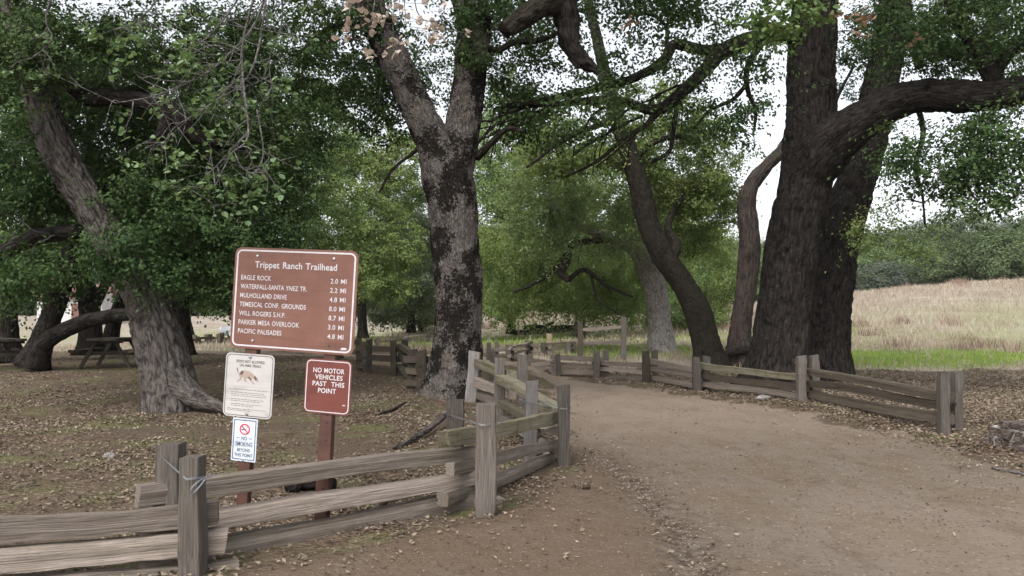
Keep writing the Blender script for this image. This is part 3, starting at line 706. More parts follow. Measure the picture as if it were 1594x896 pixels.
t.leaves(np.vstack([t.cloud(930, 330, 30, 110, 70, 1.8, 80), t.cloud(850, 310, 29, 80, 90, 1.5, 60), t.cloud(1030, 360, 33, 60, 60, 1, 30)]), 90, .085, .05, (.45, .45, .4), .35)
t.crown('leaf_sage', 'bark_mossy')
t.leaves(np.vstack([t.cloud(900, 440, 33, 125, 55, 2, 110), t.cloud(800, 400, 32, 70, 90, 2, 70), t.cloud(1000, 440, 34, 60, 60, 1, 30)]), 90, .085, .048, (.4, .4, .5), .55)
t.crown('leaf_light', 'bark_mossy', label='drooping green sprays')

# --- big leaning oak on the left
Yf = 13.5
t = Tree('oak_tree', base_of(272, 632, Yf), 'stout grey leaning oak with deeply furrowed bark, left of the trailhead sign', seed=37)
t.trunk([(273, 640, Yf, 50), (262, 590, Yf, 42), (246, 525, Yf, 39), (224, 460, Yf, 36), (190, 400, Yf, 34), (150, 338, Yf, 32), (118, 287, Yf, 30), (95, 245, Yf, 29), (74, 190, Yf, 27), (55, 120, Yf, 25), (30, 40, Yf, 23), (0, -50, Yf, 20), (-30, -160, Yf, 13)],
        'bark_left', 110, .05, (.45, .18, 5), .06, .042, 8, knob=.035)
t.limb([(266, 590, Yf - .1, 30), (296, 614, Yf - .25, 20), (325, 627, Yf - .5, 12), (352, 636, Yf - .8, 7), (372, 644, Yf - 1.0, 2)], 'bark_left', 24, .05, label='surface root spreading right')
t.limb([(122, 360, Yf, 11), (60, 368, Yf + .3, 12), (20, 385, Yf + .5, 12), (-40, 415, Yf + .8, 11)], 'bark_dark', 18)
t.limb([(100, 120, Yf, 12), (135, 150, Yf - .2, 14), (175, 150, Yf - .4, 14), (230, 158, Yf - .6, 13), (265, 170, Yf - .7, 13), (310, 215, Yf - .5, 9), (380, 230, Yf, 6)], 'bark_dark', 20)
t.limb([(262, 168, Yf - .7, 10), (255, 205, Yf - .7, 10), (235, 225, Yf - .6, 6)], 'bark_dark', 14)
t.limb([(20, 0, Yf, 13), (60, -150, Yf - 3, 14), (150, -190, Yf - 5, 13), (260, -150, 7.0, 10), (420, -95, 5.8, 9), (640, -90, 5.4, 7)], 'bark_left', 18, label='long limb overhead')
t.leaves(np.vstack([t.cloud(140, 210, 15.6, 150, 170, 1.3, 140, .2), t.cloud(330, 330, 14.6, 150, 110, 1.6, 110, .2), t.cloud(330, 160, 15, 190, 140, 2, 150, .15), t.cloud(20, 60, 15.5, 110, 90, 1.3, 50), t.cloud(40, 70, 12.7, 75, 75, .35, 18), t.cloud(-20, 250, 12.6, 50, 90, .8, 20), t.cloud(150, 60, 12.6, 60, 40, .4, 10), t.cloud(40, 300, 14.8, 70, 60, .6, 20)]), 135, .062, .037, (.40, .40, .24))
t.leaves(np.vstack([t.cloud(180, 392, 12.7, 60, 34, .3, 10), t.cloud(262, 425, 13.1, 35, 28, .3, 5), t.cloud(40, 430, 13, 50, 40, .5, 10), t.cloud(250, -140, 12.5, 350, 130, 4, 120), t.cloud(350, 440, 14.5, 60, 40, 1, 12), over(110, -3.5, 6.0, 7.6, 6, 5, 1.3), over(110, -6.5, 13.5, 10.5, 7, 7, 1.6)]), 110, .06, .036)  # the over() clusters are unseen, added to darken the ground at left
t.crown('leaf_dark', 'twig_pale')
# near drooping sprays on the long limb (large leaves, bare pale twigs)
def spray(t, pts, Y, r0, tufts, bare):
    P = np.array([at(px, py, Y + dy) for px, py, dy in pts])
    V, Fl, bk = tube(P, np.linspace(r0, r0 * .35, len(P)), 6, .04, .05, seed=len(pts)); t.tw.addm(V, Fl[:1], bk)
    c = catmull(P, 40); g = t.rng
    for k in range(int(bare * .72)):
        a = c[g.integers(4, 40)]; L = g.uniform(.12, .5)
        d = g.normal(size=3) * np.array([1, .8, .7]) + np.array([-.25, 0, -.45]); d /= np.linalg.norm(d)
        q = np.array([a, a + d * L * .5 + g.normal(size=3) * .03, a + d * L + g.normal(size=3) * .05 + np.array([0, 0, -.04])])
        V, Fl, bk = tube(q, [r0 * .4, r0 * .28, .0012], 4, .05, 0, cap=False); t.tw.addm(V, Fl[:1], bk)
        if g.random() < .6:
            e = q[1] + g.normal(size=3) * .1; V, Fl, bk = tube(np.array([q[1], e]), [r0 * .22, .001], 4, .05, 0, cap=False); t.tw.addm(V, Fl[:1], bk)
        e_ = q[2] - np.array([0, 0, CAMZ]); qx, qy = 797 + F * e_[0] / e_[1], 500 - F * e_[2] / e_[1]
        if g.random() < tufts + .2 and not (330 < qx < 600 and qy > 345):
            nb = int(g.integers(6, 13)); t.leaves(q[2][None], nb, .05, .036, (.05, .05, .04), six=True, connect=False, upb=.8)
for args in (([(430, -80, 0), (400, 30, 0), (345, 95, -.1), (300, 125, -.1), (235, 150, -.2), (180, 160, -.2)], 6.0, .012, .5, 34),
             ([(420, -90, 0), (380, 55, .2), (378, 120, .2), (386, 210, .1), (360, 240, 0), (335, 290, 0)], 5.6, .011, .55, 34),
             ([(430, -90, .2), (340, 40, .2), (290, 80, .2), (255, 95, .2)], 6.3, .010, .45, 26),
             ([(425, -90, 0), (395, 100, -.2), (330, 160, -.3), (270, 200, -.3), (255, 230, -.3)], 6.2, .010, .5, 30),
             ([(300, -120, 0), (250, -10, 0), (215, 30, 0), (185, 45, 0)], 6.4, .010, .75, 30),
             ([(420, -95, 0), (440, 20, .2), (420, 90, .3), (425, 150, .3)], 6.6, .010, .35, 26),
             ([(150, -150, .5), (75, 10, .6), (80, 60, .6), (50, 90, .6)], 8.5, .014, .3, 24),
             ([(400, 170, .1), (410, 240, .1), (395, 270, 0), (420, 245, 0)], 5.7, .007, .8, 16),
             ([(390, 200, 0), (335, 260, 0), (295, 300, 0)], 5.8, .006, .6, 16)):
    spray(t, *args)
t.crown('leaf_near', 'twig_pale', 'hanging_sprays', label='pale green sprays with bare grey twigs')
g_ = t.rng
for pts, Y in (([(600, -90, 0), (580, 20, 0), (572, 62, 0)], 5.2), ([(620, -90, 0), (612, 40, 0), (613, 90, 0)], 5.2), ([(640, -90, 0), (650, 20, 0), (690, 35, .1), (697, 60, .1)], 5.2), ([(550, -90, 0), (556, -20, 0), (545, 10, 0)], 5.1), ([(640, -90, 0), (630, -10, 0), (632, 40, 0)], 5.0)):
    P = np.array([at(px, py, Y + dy) for px, py, dy in pts]); V, Fl, bk = tube(P, np.linspace(.005, .0015, len(P)), 5, .04, 0); t.tw.addm(V, Fl[:1], bk)
    c = catmull(P, 30)[14:]
    ce = c[g_.integers(0, len(c), 8)] + g_.normal(size=(8, 3)) * np.array([.07, .05, .05])
    t.leaves(ce, 1, .055, .042, (.03, .03, .03), six=True, connect=False)
    for e in ce:
        V, Fl, bk = tube(np.array([c[np.argmin(np.linalg.norm(c - e, axis=1))], e]), [.002, .001], 3, .1, 0, cap=False); t.tw.addm(V, Fl[:1], bk)
t.crown('leaf_dry', 'twig_pale', 'dead_leaves', label='pale papery dead leaves')

# --- grove behind the left oak
def grove(label, base, trunk, clouds, leafm, bark='bark_dark', limbs=(), per=110, L=.075, seed=1, name='oak_tree', sig=(.45, .45, .28), droop=0, group=None):
    t = Tree(name, base_of(*base), label, group=group, seed=seed)
    t.trunk(trunk, bark, 28, .12, (.4, .3, 4), .08, .015, 7)
    for l in limbs: t.limb(l, bark, 12, .15)
    t.leaves(np.vstack([t.cloud(*c) for c in clouds]), per, L, L * .6, sig, droop)
    t.crown(leafm, bark); return t
grove('oak with a low limb sweeping right above the picnic tables', (52, 556, 20), [(50, 560, 20, 24), (70, 520, 20, 19), (88, 470, 20, 17), (105, 420, 20, 15), (115, 370, 20, 13), (130, 300, 20, 9), (140, 200, 20, 6)],
      [(60, 420, 20, 70, 60, 1.5, 24), (170, 330, 21, 120, 80, 2, 50), (150, 150, 21, 160, 150, 2, 60)], 'leaf_dark',
      limbs=[[(55, 545, 20, 14), (85, 522, 19.8, 13), (125, 503, 19.6, 12), (170, 492, 19.4, 11), (215, 487, 19.2, 10), (270, 470, 19, 7), (320, 440, 19, 4)]], seed=41)
grove('straight dark oak at the far left behind the angled picnic table', (8, 552, 23), [(8, 556, 23, 24), (8, 500, 23, 19), (5, 440, 23, 18), (-5, 350, 23, 15), (-20, 200, 23, 9)],
      [(20, 400, 23, 110, 60, 2, 40), (0, 250, 23, 140, 120, 2, 40)], 'leaf_mid', seed=43)
grove('dark oak standing behind the end-on picnic table', (140, 540, 25), [(141, 545, 25, 18), (141, 500, 25, 17), (135, 450, 25, 16), (122, 400, 25, 13), (110, 320, 25, 8)],
      [(130, 390, 25, 90, 45, 2, 30), (200, 330, 26, 120, 80, 2, 40)], 'leaf_dark', limbs=[[(145, 480, 25, 9), (165, 440, 25, 7), (190, 400, 25, 4)]], seed=47)
grove('slanting oak trunk just left of the furrowed leaning oak', (170, 538, 27), [(168, 542, 27, 14), (178, 500, 27, 12), (192, 460, 27, 11), (210, 400, 27, 7), (230, 320, 27, 4)],
      [(230, 380, 27, 90, 50, 2, 30), (270, 250, 28, 130, 130, 2, 50)], 'leaf_dark', seed=53)
grove('oak in the shade just right of the furrowed leaning oak', (285, 540, 22), [(285, 545, 22, 17), (282, 500, 22, 13), (275, 460, 22, 12), (265, 400, 22, 9), (270, 320, 22, 6)],
      [(330, 420, 22, 90, 50, 1.6, 40), (330, 300, 22, 150, 100, 2, 70), (400, 190, 23, 140, 130, 2, 80)], 'leaf_dark',
      limbs=[[(280, 470, 22, 7), (310, 460, 22, 6), (335, 450, 22, 4), (352, 470, 22, 3)]], seed=59)
grove('small dark tree far back between the leaning oak and the sign', (297, 523, 44), [(299, 525, 44, 6), (294, 505, 44, 5), (290, 480, 44, 5), (285, 440, 44, 3)],
      [(310, 450, 44, 60, 35, 2, 40)], 'leaf_mid', L=.12, seed=61)
grove('broad oak with mid green crown behind the trailhead sign', (470, 530, 30), [(470, 535, 30, 14), (468, 480, 30, 12), (460, 400, 30, 10), (450, 300, 30, 6), (440, 180, 30, 3)],
      [(440, 330, 29, 130, 140, 2.5, 150, .2), (420, 180, 29, 150, 110, 2.5, 90, .2), (500, 440, 29, 60, 40, 1.5, 20)], 'leaf_mid', per=120, L=.085, seed=67)
grove('tall yellow green tree between the sign and the forked oak', (565, 520, 44), [(565, 522, 44, 9), (563, 480, 44, 7), (560, 400, 44, 6), (555, 300, 44, 3)],
      [(545, 340, 43, 80, 140, 3, 130, .2), (570, 240, 44, 60, 60, 2, 30, .2), (600, 390, 42, 60, 90, 2, 60), (625, 260, 44, 45, 80, 2, 50, .2)], 'leaf_light', per=120, L=.11, seed=71, sig=(.6, .6, .4))
grove('blue green bushy tree just left of the forked trunk', (640, 512, 50), [(640, 514, 50, 7), (640, 480, 50, 5), (638, 420, 50, 3)],
      [(630, 400, 49, 65, 90, 3, 90), (600, 470, 49, 90, 35, 2, 60), (640, 330, 50, 50, 60, 2, 30)], 'leaf_grey', per=120, L=.12, seed=73, sig=(.6, .6, .45))
grove('rounded grey bush at the meadow edge left of the forked trunk', (655, 512, 56), [(655, 513, 56, 4), (655, 500, 56, 3), (655, 480, 56, 2)],
      [(650, 488, 55, 50, 24, 2, 50)], 'leaf_grey', per=120, L=.12, seed=79, sig=(.5, .5, .4), name='bush')
grove('leafy oak behind the meadow right of the forked trunk', (795, 512, 46), [(795, 516, 46, 7), (798, 480, 46, 6), (805, 420, 46, 5), (810, 330, 46, 3)],
      [(800, 410, 46, 75, 70, 3, 110), (775, 470, 45, 40, 26, 1.5, 30), (870, 380, 47, 90, 100, 3, 100), (830, 260, 47, 100, 80, 3, 60, .25), (785, 220, 47, 60, 120, 3, 90, .15), (768, 330, 46, 45, 80, 2, 60)], 'leaf_mid', per=110, L=.115, seed=83, sig=(.6, .6, .4), droop=.3)
grove('dense oak behind the fallen logs', (920, 512, 44), [(900, 520, 44, 11), (905, 490, 44, 8), (920, 440, 44, 6), (940, 380, 44, 4)],
      [(940, 450, 45, 110, 36, 2.5, 90), (1010, 400, 47, 90, 90, 3, 100), (960, 310, 48, 110, 90, 3, 90, .2)], 'leaf_mid', per=110, L=.115, seed=89, sig=(.6, .6, .4), droop=.3)
grove('pale green oak beyond the leaning oak and the snag', (1100, 535, 55), [(1100, 538, 55, 7), (1098, 500, 55, 5), (1095, 440, 55, 4)],
      [(1085, 430, 55, 75, 85, 4, 130), (1100, 320, 56, 40, 60, 3, 40), (1060, 510, 52, 80, 22, 2, 36)], 'leaf_light', per=110, L=.13, seed=97, sig=(.7, .7, .45))

# --- distant trees: copies of three full-grown crowns
def far_proto(seed, leafm, rad, hgt, trunk_h, ncl, per, L):
    rng = np.random.default_rng(seed)
    root = bpy.data.objects.new('oak_tree', None); COL.objects.link(root)
    mb = MB(); V, Fl, bk = tube(np.array([(0, 0, -.6), (.1, 0, trunk_h * .5), (.3, .2, trunk_h), (.2, .5, hgt * .7)]), [.45, .35, .3, .12], 10, .5, .1, seed=seed); mb.addm(V, Fl, bk)
    for k in range(5):
        a = k * 1.3 + seed; V, Fl, bk = tube(np.array([(.2, .1, trunk_h * .8), (math.cos(a) * rad * .35, math.sin(a) * rad * .35, trunk_h * 1.3), (math.cos(a) * rad * .75, math.sin(a) * rad * .75, hgt * .62)]), [.2, .14, .05], 7, .6, .1, seed=k); mb.addm(V, Fl, bk)
    mb.build('trunk', M['bark_dark'], root)
    u = rng.normal(size=(ncl, 3)); u /= np.linalg.norm(u, axis=1)[:, None]; u *= rng.uniform(.3, 1, (ncl, 1)) ** .4
    lob = 1 + .25 * np.sin(u[:, :1] * 5 + seed) * np.cos(u[:, 1:2] * 4)
    C = u * np.array([rad, rad, (hgt - trunk_h * .5) * .5]) * lob + np.array([0, 0, (hgt + trunk_h * .6) * .5])
    idx = np.repeat(np.arange(ncl), (per * rng.uniform(.5, 1.5, ncl)).astype(int))
    pos = C[idx] + rng.normal(size=(len(idx), 3)) * np.array([.55, .55, .38])
    pos = pos[pos[:, 2] > .5]
    cc = pos - np.array([0, 0, (hgt + trunk_h * .6) * .38]); cc /= np.linalg.norm(cc, axis=1)[:, None]; lo = pos - C[idx][:len(pos)] if False else 0
    V, Fq = leaf_geo(pos, L, L * .62, .3, rng, False, cc)
    link('crown', mesh_np('crown', V, Fq, M[leafm], None, False), root)
    return root
protos = [far_proto(101, 'leaf_far', 5.0, 8.5, 2.6, 190, 44, .42), far_proto(103, 'leaf_far', 5.5, 9.5, 2.4, 210, 44, .42), far_proto(107, 'leaf_far_grey', 4.5, 7.0, 1.8, 170, 44, .38)]
used = [False] * 3
def far_tree(x, y, k, s, rz, label, group=None):
    src = protos[k]
    if not used[k]: r_ = src; used[k] = True
    else:
        r_ = src.copy(); COL.objects.link(r_)
        for ch in list(src.children):
            c = ch.copy(); COL.objects.link(c); c.parent = r_
    r_.location = (x, y, g1(x, y) - .2); r_.rotation_euler = (0, 0, rz); r_.scale = (s, s, s * random.uniform(.9, 1.1))
    tag(r_, label, 'tree', group)
FAR = [  # px, distance, kind, scale, what singles it out
    (1555, 84, 0, .80, 'largest round oak on the crest of the dry grass field, at the right edge'),
    (1480, 88, 1, .62, 'oak on the field crest just left of the largest round crest oak'),
    (1420, 92, 2, .6, 'low grey green tree at the foot of the wooded slope, right of the twin trunks'),
    (1372, 86, 2, .62, 'small blue green tree close beside the right edge of the twin trunks'),
    (1640, 92, 1, .8, 'dark oak running out of the right edge of the view on the crest')]
for px, Y, k, s, lab in FAR:
    p = at(px, 470, Y); far_tree(p[0], p[1], k, s, random.uniform(0, 6), lab)
def row(n, pa, pb, ya, yb, lab, grp, s0=.9, s1=1.3):
    for i in range(n):
        px = pa + (pb - pa) * (i + random.uniform(.2, .8)) / n; Y = random.uniform(ya, yb); p = at(px, 470, Y)
        far_tree(p[0], p[1], random.choice((0, 1, 1, 2)), random.uniform(s0, s1), random.uniform(0, 6), lab, grp)
row(26, 1290, 1760, 98, 140, 'oak on the wooded slope behind the dry grass crest', 'oaks on the wooded slope at right', .6, .85)
row(50, 1090, 1950, 130, 240, 'oak high on the wooded hillside at right behind the field', 'oaks high on the wooded hillside at right', .7, 1.1)
row(16, 1120, 1300, 95, 150, 'oak on the far hillside seen behind the snag and twin trunks', 'oaks on the far hillside at centre right', .6, .9)
row(22, 380, 1130, 84, 112, 'oak at the far edge of the meadow in the middle', 'oaks along the far edge of the meadow', .8, 1.15)
row(14, -120, 380, 76, 105, 'oak beyond the grove at the far left', 'oaks beyond the grove at left', .8, 1.2)

# ------------------------------------------------------------------ split-rail fences
def beam(P0, P1, w, h, seed=0, nseg=10, p=5., rough=.08, bow=.015, up=(0, 0, 1), slant=0., npt=12, mid=None):
    """irregular hewn timber from P0 to P1 (w across, h along up)"""
    g = np.random.default_rng(seed * 7 + 13)
    P0 = np.asarray(P0, float); P1 = np.asarray(P1, float); D = P1 - P0; L = np.linalg.norm(D); T = D / L
    S = np.cross(T, up)
    if np.linalg.norm(S) < .2: S = np.cross(T, (0, 1, 0))
    S /= np.linalg.norm(S); U = np.cross(S, T)
    m_ = npt // 4; e_ = np.linspace(-.90, .90, m_); sq = []
    for s_ in range(4):
        for v_ in e_:
            a_, b_ = (1.0, v_) if s_ == 0 else (-v_, 1.0) if s_ == 1 else (-1.0, -v_) if s_ == 2 else (v_, -1.0)
            sq.append((a_, b_))
    sq = np.array(sq); th = np.arctan2(sq[:, 1], sq[:, 0]); r = np.hypot(sq[:, 0], sq[:, 1])
    r = r * (1 + rough * .7 * g.normal(size=npt))
    t = np.linspace(0, 1, nseg + 1)
    k1, k2, ph = g.uniform(.6, 1.6), g.uniform(1.5, 3.5), g.uniform(0, 6, 4)
    bo = bow * L * (np.sin(np.pi * t) * g.normal() * .5 + .25 * np.sin(2 * np.pi * t * k1 + ph[0]))
    bs = bow * L * (np.sin(np.pi * t) * g.normal() * .5 + .25 * np.sin(2 * np.pi * t * k1 + ph[1]))
    tp = 1 + .06 * np.sin(2 * np.pi * k2 * t * .5 + ph[2]) + .025 * np.sin(2 * np.pi * k2 * t * 1.7 + ph[3])
    C = P0 + D * t[:, None] + U * bo[:, None] + S * bs[:, None]
    rr = r[None] * tp[:, None] * (1 + rough * .3 * g.normal(size=(nseg + 1, npt)))
    cx = np.cos(th)[None] * rr * w * .5; cy = np.sin(th)[None] * rr * h * .5
    off = np.zeros_like(cx)
    off[-1] = slant * np.cos(th) * w; off[0] = -.25 * h * np.sin(th) * g.normal()
    if slant == 0: off[-1] = .25 * h * np.sin(th + g.uniform(0, 6)) * g.normal()
    V = (C[:, None] + S * cx[..., None] + U * cy[..., None] + T * off[..., None]).reshape(-1, 3)
    o = g.uniform(0, 30, 3)
    bk = np.stack([cx, cy, np.repeat((t * L)[:, None], npt, 1)], -1).reshape(-1, 3) + o
    i = np.arange(nseg)[:, None] * npt; j = np.arange(npt)[None]; j2 = (j + 1) % npt
    Q = np.stack([i + j, i + j2, i + npt + j2, i + npt + j], -1).reshape(-1, 4)
    n = len(V); V = np.vstack([V, C[0], C[-1]]); bk = np.vstack([bk, o, o + [0, 0, L]])
    a = np.arange(npt); b_ = (a + 1) % npt; e = nseg * npt
    Tr = np.vstack([np.stack([b_, a, np.full(npt, n)], 1), np.stack([e + a, e + b_, np.full(npt, n + 1)], 1)])
    return V, [Q, Tr], bk

def beam_obj(name, parent, matn, *a, label=None, **k):
    V, Fl, bk = beam(*a, **k); o = MB().addm(V, Fl, bk).build(name, M[matn], parent, parent.location if parent else (0, 0, 0), False)
    if label: o['label'] = label
    return o

seedc = [100]
def nseed(): seedc[0] += 1; return seedc[0]

def post(parent, px, ytop, ybot, wpx, matn='post', lean=0, Y=None, label=None, depth=None):
    b = gp(px + lean, ybot) if Y is None else None
    Yb = b[1] if b is not None else Y
    top = at(px, ytop, Yb); bot = at(px + lean, ybot, Yb); bot[2] = g1(bot[0], bot[1]) - .12
    w = wpx * Yb / F
    beam_obj('post', parent, matn, bot, top, w * .92, (depth or w) * .95, seed=nseed(), nseg=9, p=7, rough=.035, bow=.006, up=(0, 1, 0), slant=random.uniform(-.13, .13), label=label)
    return np.array([bot[0], Yb, top[2]]), w

def rail(parent, a, b, matn='rail', h=.125, w=.10, ext=0., label=None):
    A = at(*a); B = at(*b); d = (B - A) / np.linalg.norm(B - A)
    beam_obj('rail', parent, matn, A - d * ext, B + d * ext, w * random.uniform(.85, 1.2), h * random.uniform(.88, 1.12), seed=nseed(), nseg=16, p=9, rough=.085, bow=.011, label=label, npt=16)

def wire_tie(parent, pf, pr, w, z, dz=0., loop=False):
    """wire wrapped round the front post pf and the rear post pr"""
    mb = MB(); f = np.array([pf[0], pf[1]]); r = np.array([pr[0], pr[1]]); d = (r - f) / np.linalg.norm(r - f); s = np.array([-d[1], d[0]]); h = w * .5 + .006
    pts = [f - d * h - s * h * .95, f - d * h + s * h * .95, r + d * h + s * h, r + d * h - s * h, f - d * h - s * h * .95]
    for k in range(2):
        P = np.array([[p[0], p[1], z + .008 * k + (dz if i in (2, 3) else 0)] for i, p in enumerate(pts)])
        for q in range(4):
            V, Fl, bk = tube(P[q:q + 2], [.0019, .0019], 5, .2, 0); mb.addm(V, Fl, bk)
    if loop:
        c = np.array([*(f - d * (h + .004)), z])
        sx = np.array([s[0], s[1], 0])
        lp = catmull(np.array([c - sx * .045 + [0, 0, .008], c - sx * .01 + [0, 0, -.035], c + sx * .03 + [0, 0, -.075], c + sx * .05 + [0, 0, -.07], c + sx * .045 + [0, 0, -.045], c - sx * .0 + [0, 0, -.01], c - sx * .045 + [0, 0, .008]]) - np.array([d[0], d[1], 0]) * .006, 40)
        V, Fl, bk = tube(lp, np.full(40, .0025), 5, .01, 0); mb.addm(V, Fl, bk)
        lp2 = lp * 1.0; lp2[:, 2] -= .008; V, Fl, bk = tube(lp2, np.full(40, .002), 5, .01, 0); mb.addm(V, Fl, bk)
    mb.build('wire_tie', M['wire'], parent, parent.location)

def fence(label, base):
    return empty('split_rail_fence', (base[0], base[1], g1(base[0], base[1])), label, 'fence')

# near fence, from the left edge to the corner post by the path
f1 = fence('nearest weathered split rail fence in front of the trailhead sign', gp(757, 803))
pf1, w1 = post(f1, 300, 710, 905, 35, 'post', 0, Y=5.0)
pr1, _ = post(f1, 267, 690, 880, 38, 'post', -2, Y=5.32)
pf2, w2 = post(f1, 757, 628, 803, 33, 'post', -1)
pr2, _ = post(f1, 709, 622, 790, 27, 'post', 0, Y=6.95)
pf3, w3 = post(f1, 877, 600, 725, 20, 'post', 0)
pr3, _ = post(f1, 829, 593, 700, 22, 'post_pale', -6, Y=9.05)
post(f1, -170, 720, 930, 36, 'post', 0, Y=4.55); post(f1, -205, 705, 900, 36, 'post', 0, Y=4.95)
rail(f1, (214, 772, 5.17), (742, 707, 6.92), h=.145, w=.10)
rail(f1, (214, 830, 5.14), (742, 741, 6.92), h=.125, w=.10)
rail(f1, (214, 885, 5.12), (738, 783, 6.88), h=.185, w=.10)
rail(f1, (-210, 836, 4.75), (340, 797, 5.18), h=.135)
rail(f1, (-210, 890, 4.75), (352, 840, 5.18), h=.13)
rail(f1, (-210, 940, 4.75), (370, 888, 5.18), h=.12)
rail(f1, (690, 684, 6.45), (866, 650, 8.95), 'rail_green', h=.12, w=.11)
rail(f1, (700, 731, 6.5), (864, 692, 8.95), 'rail_worn', h=.10, w=.09)
rail(f1, (690, 778, 6.45), (858, 712, 8.95), 'rail_worn', h=.10, w=.09)
wire_tie(f1, pf1, pr1, w1, .635, .09, True); wire_tie(f1, pf2, pr2, w2, .775, .03); wire_tie(f1, pf3, pr3, w3, .66, .05)
beam_obj('spacer_block', f1, 'rail', at(735, 786, 6.85), at(782, 782, 6.95), .09, .11, seed=6, nseg=3)
beam_obj('spacer_block', f1, 'rail', at(846, 672, 8.9), at(872, 668, 9.05), .1, .09, seed=7, nseg=3)
beam_obj('spacer_block', f1, 'rail', at(850, 706, 8.9), at(872, 702, 9.05), .1, .12, seed=8, nseg=3)

# fence running back from the corner to the forked oak
f2 = fence('mossy split rail fence running back from the corner post to the forked oak', gp(778, 657))
pC, wC = post(f2, 778, 557, 657, 17, 'post'); pD, _ = post(f2, 813, 552, 634, 18, 'post')
pA, wA = post(f2, 739, 547, 625, 18, 'post_pale', -7); pB, _ = post(f2, 767, 546, 612, 11, 'post')
wire_tie(f2, pC, pD, wC, .68, .05)
rail(f2, (871, 642, 9.05), (778, 588, 12.1), 'rail_green', .13, .14); rail(f2, (852, 667, 9.0), (780, 628, 12.0), 'rail_green', .12); rail(f2, (845, 690, 9.0), (782, 650, 12.0), 'rail', .11)
rail(f2, (800, 585, 12.0), (742, 564, 14.6), 'rail_green', .14); rail(f2, (798, 612, 12.0), (742, 594, 14.6), 'rail', .14); rail(f2, (796, 634, 12.0), (744, 614, 14.6), 'rail', .13)

def zig_fence(label, pairs, matp, matr, hts=(.16, .40, .64), rh=.13, low=False):
    """pairs: ((px,ytop,ybot,w), rear offset px, rear Y offset)"""
    f = fence(label, gp(pairs[0][0], pairs[0][2]))
    pts = []
    for (px, yt, yb, wp, rx) in pairs:
        p, wd = post(f, px, yt, yb, wp, matp, random.uniform(-2, 2))
        if rx: post(f, px + rx, yt + random.uniform(-4, 3), yb - 4, wp * .95, matp, random.uniform(-2, 2), Y=p[1] + .36)
        pts.append(np.array([p[0] + (rx * .5) * p[1] / F, p[1] + .18]))
    for k in range(len(pts) - 1):
        a, b = pts[k], pts[k + 1]; d = (b - a) / np.linalg.norm(b - a)
        for i, z in enumerate(hts):
            zz = z + (.05 if k % 2 else -.02)
            A = np.array([*(a - d * .28), g1(*a) + zz + random.uniform(-.03, .03)]); B = np.array([*(b + d * .28), g1(*b) + zz + random.uniform(-.03, .03)])
            beam_obj('rail', f, matr, A, B, .10, rh * random.uniform(.85, 1.1), seed=nseed(), nseg=12, p=4.5, rough=.08, bow=.012)
    return f
zig_fence('shaded dark split rail fence left of the forked oak trunk', [(722, 552, 614, 14, -8), (656, 545, 608, 16, -14), (612, 530, 585, 10, 18), (575, 528, 580, 9, -17), (520, 535, 572, 9, 10)], 'post_dark', 'rail_dark')

# long fence on the right of the path
f3 = fence('long low split rail fence along the right side of the path', gp(1247, 625))
ps = {}
for px, yt, yb, wp, rx, mt in ((1468, 580, 676, 15, 22, 'post'), (1247, 554, 625, 14, 20, 'post'), (1083, 555, 609, 12, 16, 'post'), (1005, 546, 595, 11, 14, 'post_dark'), (929, 546, 588, 10, 14, 'post'), (868, 551, 585, 8, 0, 'post')):
    p, wd = post(f3, px, yt, yb, wp, mt, random.uniform(-1, 3)); ps[px] = p[1]
    if rx: post(f3, px + rx, yt - 1, yb - 3, wp * .95, mt, random.uniform(-2, 2), Y=p[1] + .38)
def rr(a, b, ya, yb, m='rail', **k): rail(f3, (a[0], a[1], ya + .19), (b[0], b[1], yb + .34), m, ext=.3, **k)
for a, b, m in (((1256, 578), (1461, 614), 'rail_dark'), ((1256, 595), (1461, 630), 'rail_dark'), ((1259, 613), (1461, 650), 'rail_dark')): rr(a, b, ps[1247], ps[1468], m)
for a, b, m in (((1092, 568), (1240, 585), 'rail_green'), ((1092, 584), (1240, 603), 'rail_dark'), ((1092, 598), (1240, 617), 'rail')): rr(a, b, ps[1083], ps[1247], m)
for a, b, m in (((1010, 560), (1075, 573), 'rail'), ((1010, 574), (1076, 585), 'rail'), ((1013, 587), (1078, 600), 'rail')): rr(a, b, ps[1005], ps[1083], m)
for a, b in (((935, 564), (1000, 568)), ((935, 574), (1000, 579)), ((942, 585), (1001, 591))): rr(a, b, ps[929], ps[1005])
for a, b in (((873, 556), (924, 558)), ((873, 567), (924, 570)), ((873, 579), (924, 578))): rr(a, b, ps[868], ps[929])
for a, b in (((832, 567), (863, 563)), ((832, 576), (863, 573)), ((830, 583), (863, 583))): rr(a, b, 24.4, ps[868])
post(f3, 826, 552, 580, 8, 'post', 0, Y=24.8)

zig_fence('zigzag split rail fence beside the bend of the path, left of the tall panel', [(761, 533, 560, 7, 12), (790, 536, 562, 7, 8), (820, 530, 552, 7, 7), (845, 533, 554, 7, 5), (884, 532, 550, 7, 8)], 'post', 'rail', (.14, .36), .085)
zig_fence('thin low split rail fence far out on the pale meadow', [(585, 528, 542, 5, 4), (629, 523, 537, 5, 5), (667, 520, 533, 6, 0), (715, 518, 531, 5, 4)], 'post', 'rail', (.12, .32), .09)
zig_fence('low row of dark fence posts and rails seen between the furrowed oak and the sign', [(286, 523, 539, 6, 4), (303, 521, 538, 6, 4), (322, 520, 537, 7, 5), (341, 519, 537, 7, 4), (365, 519, 537, 7, 4)], 'post_dark', 'rail_dark', (.1, .28), .12)

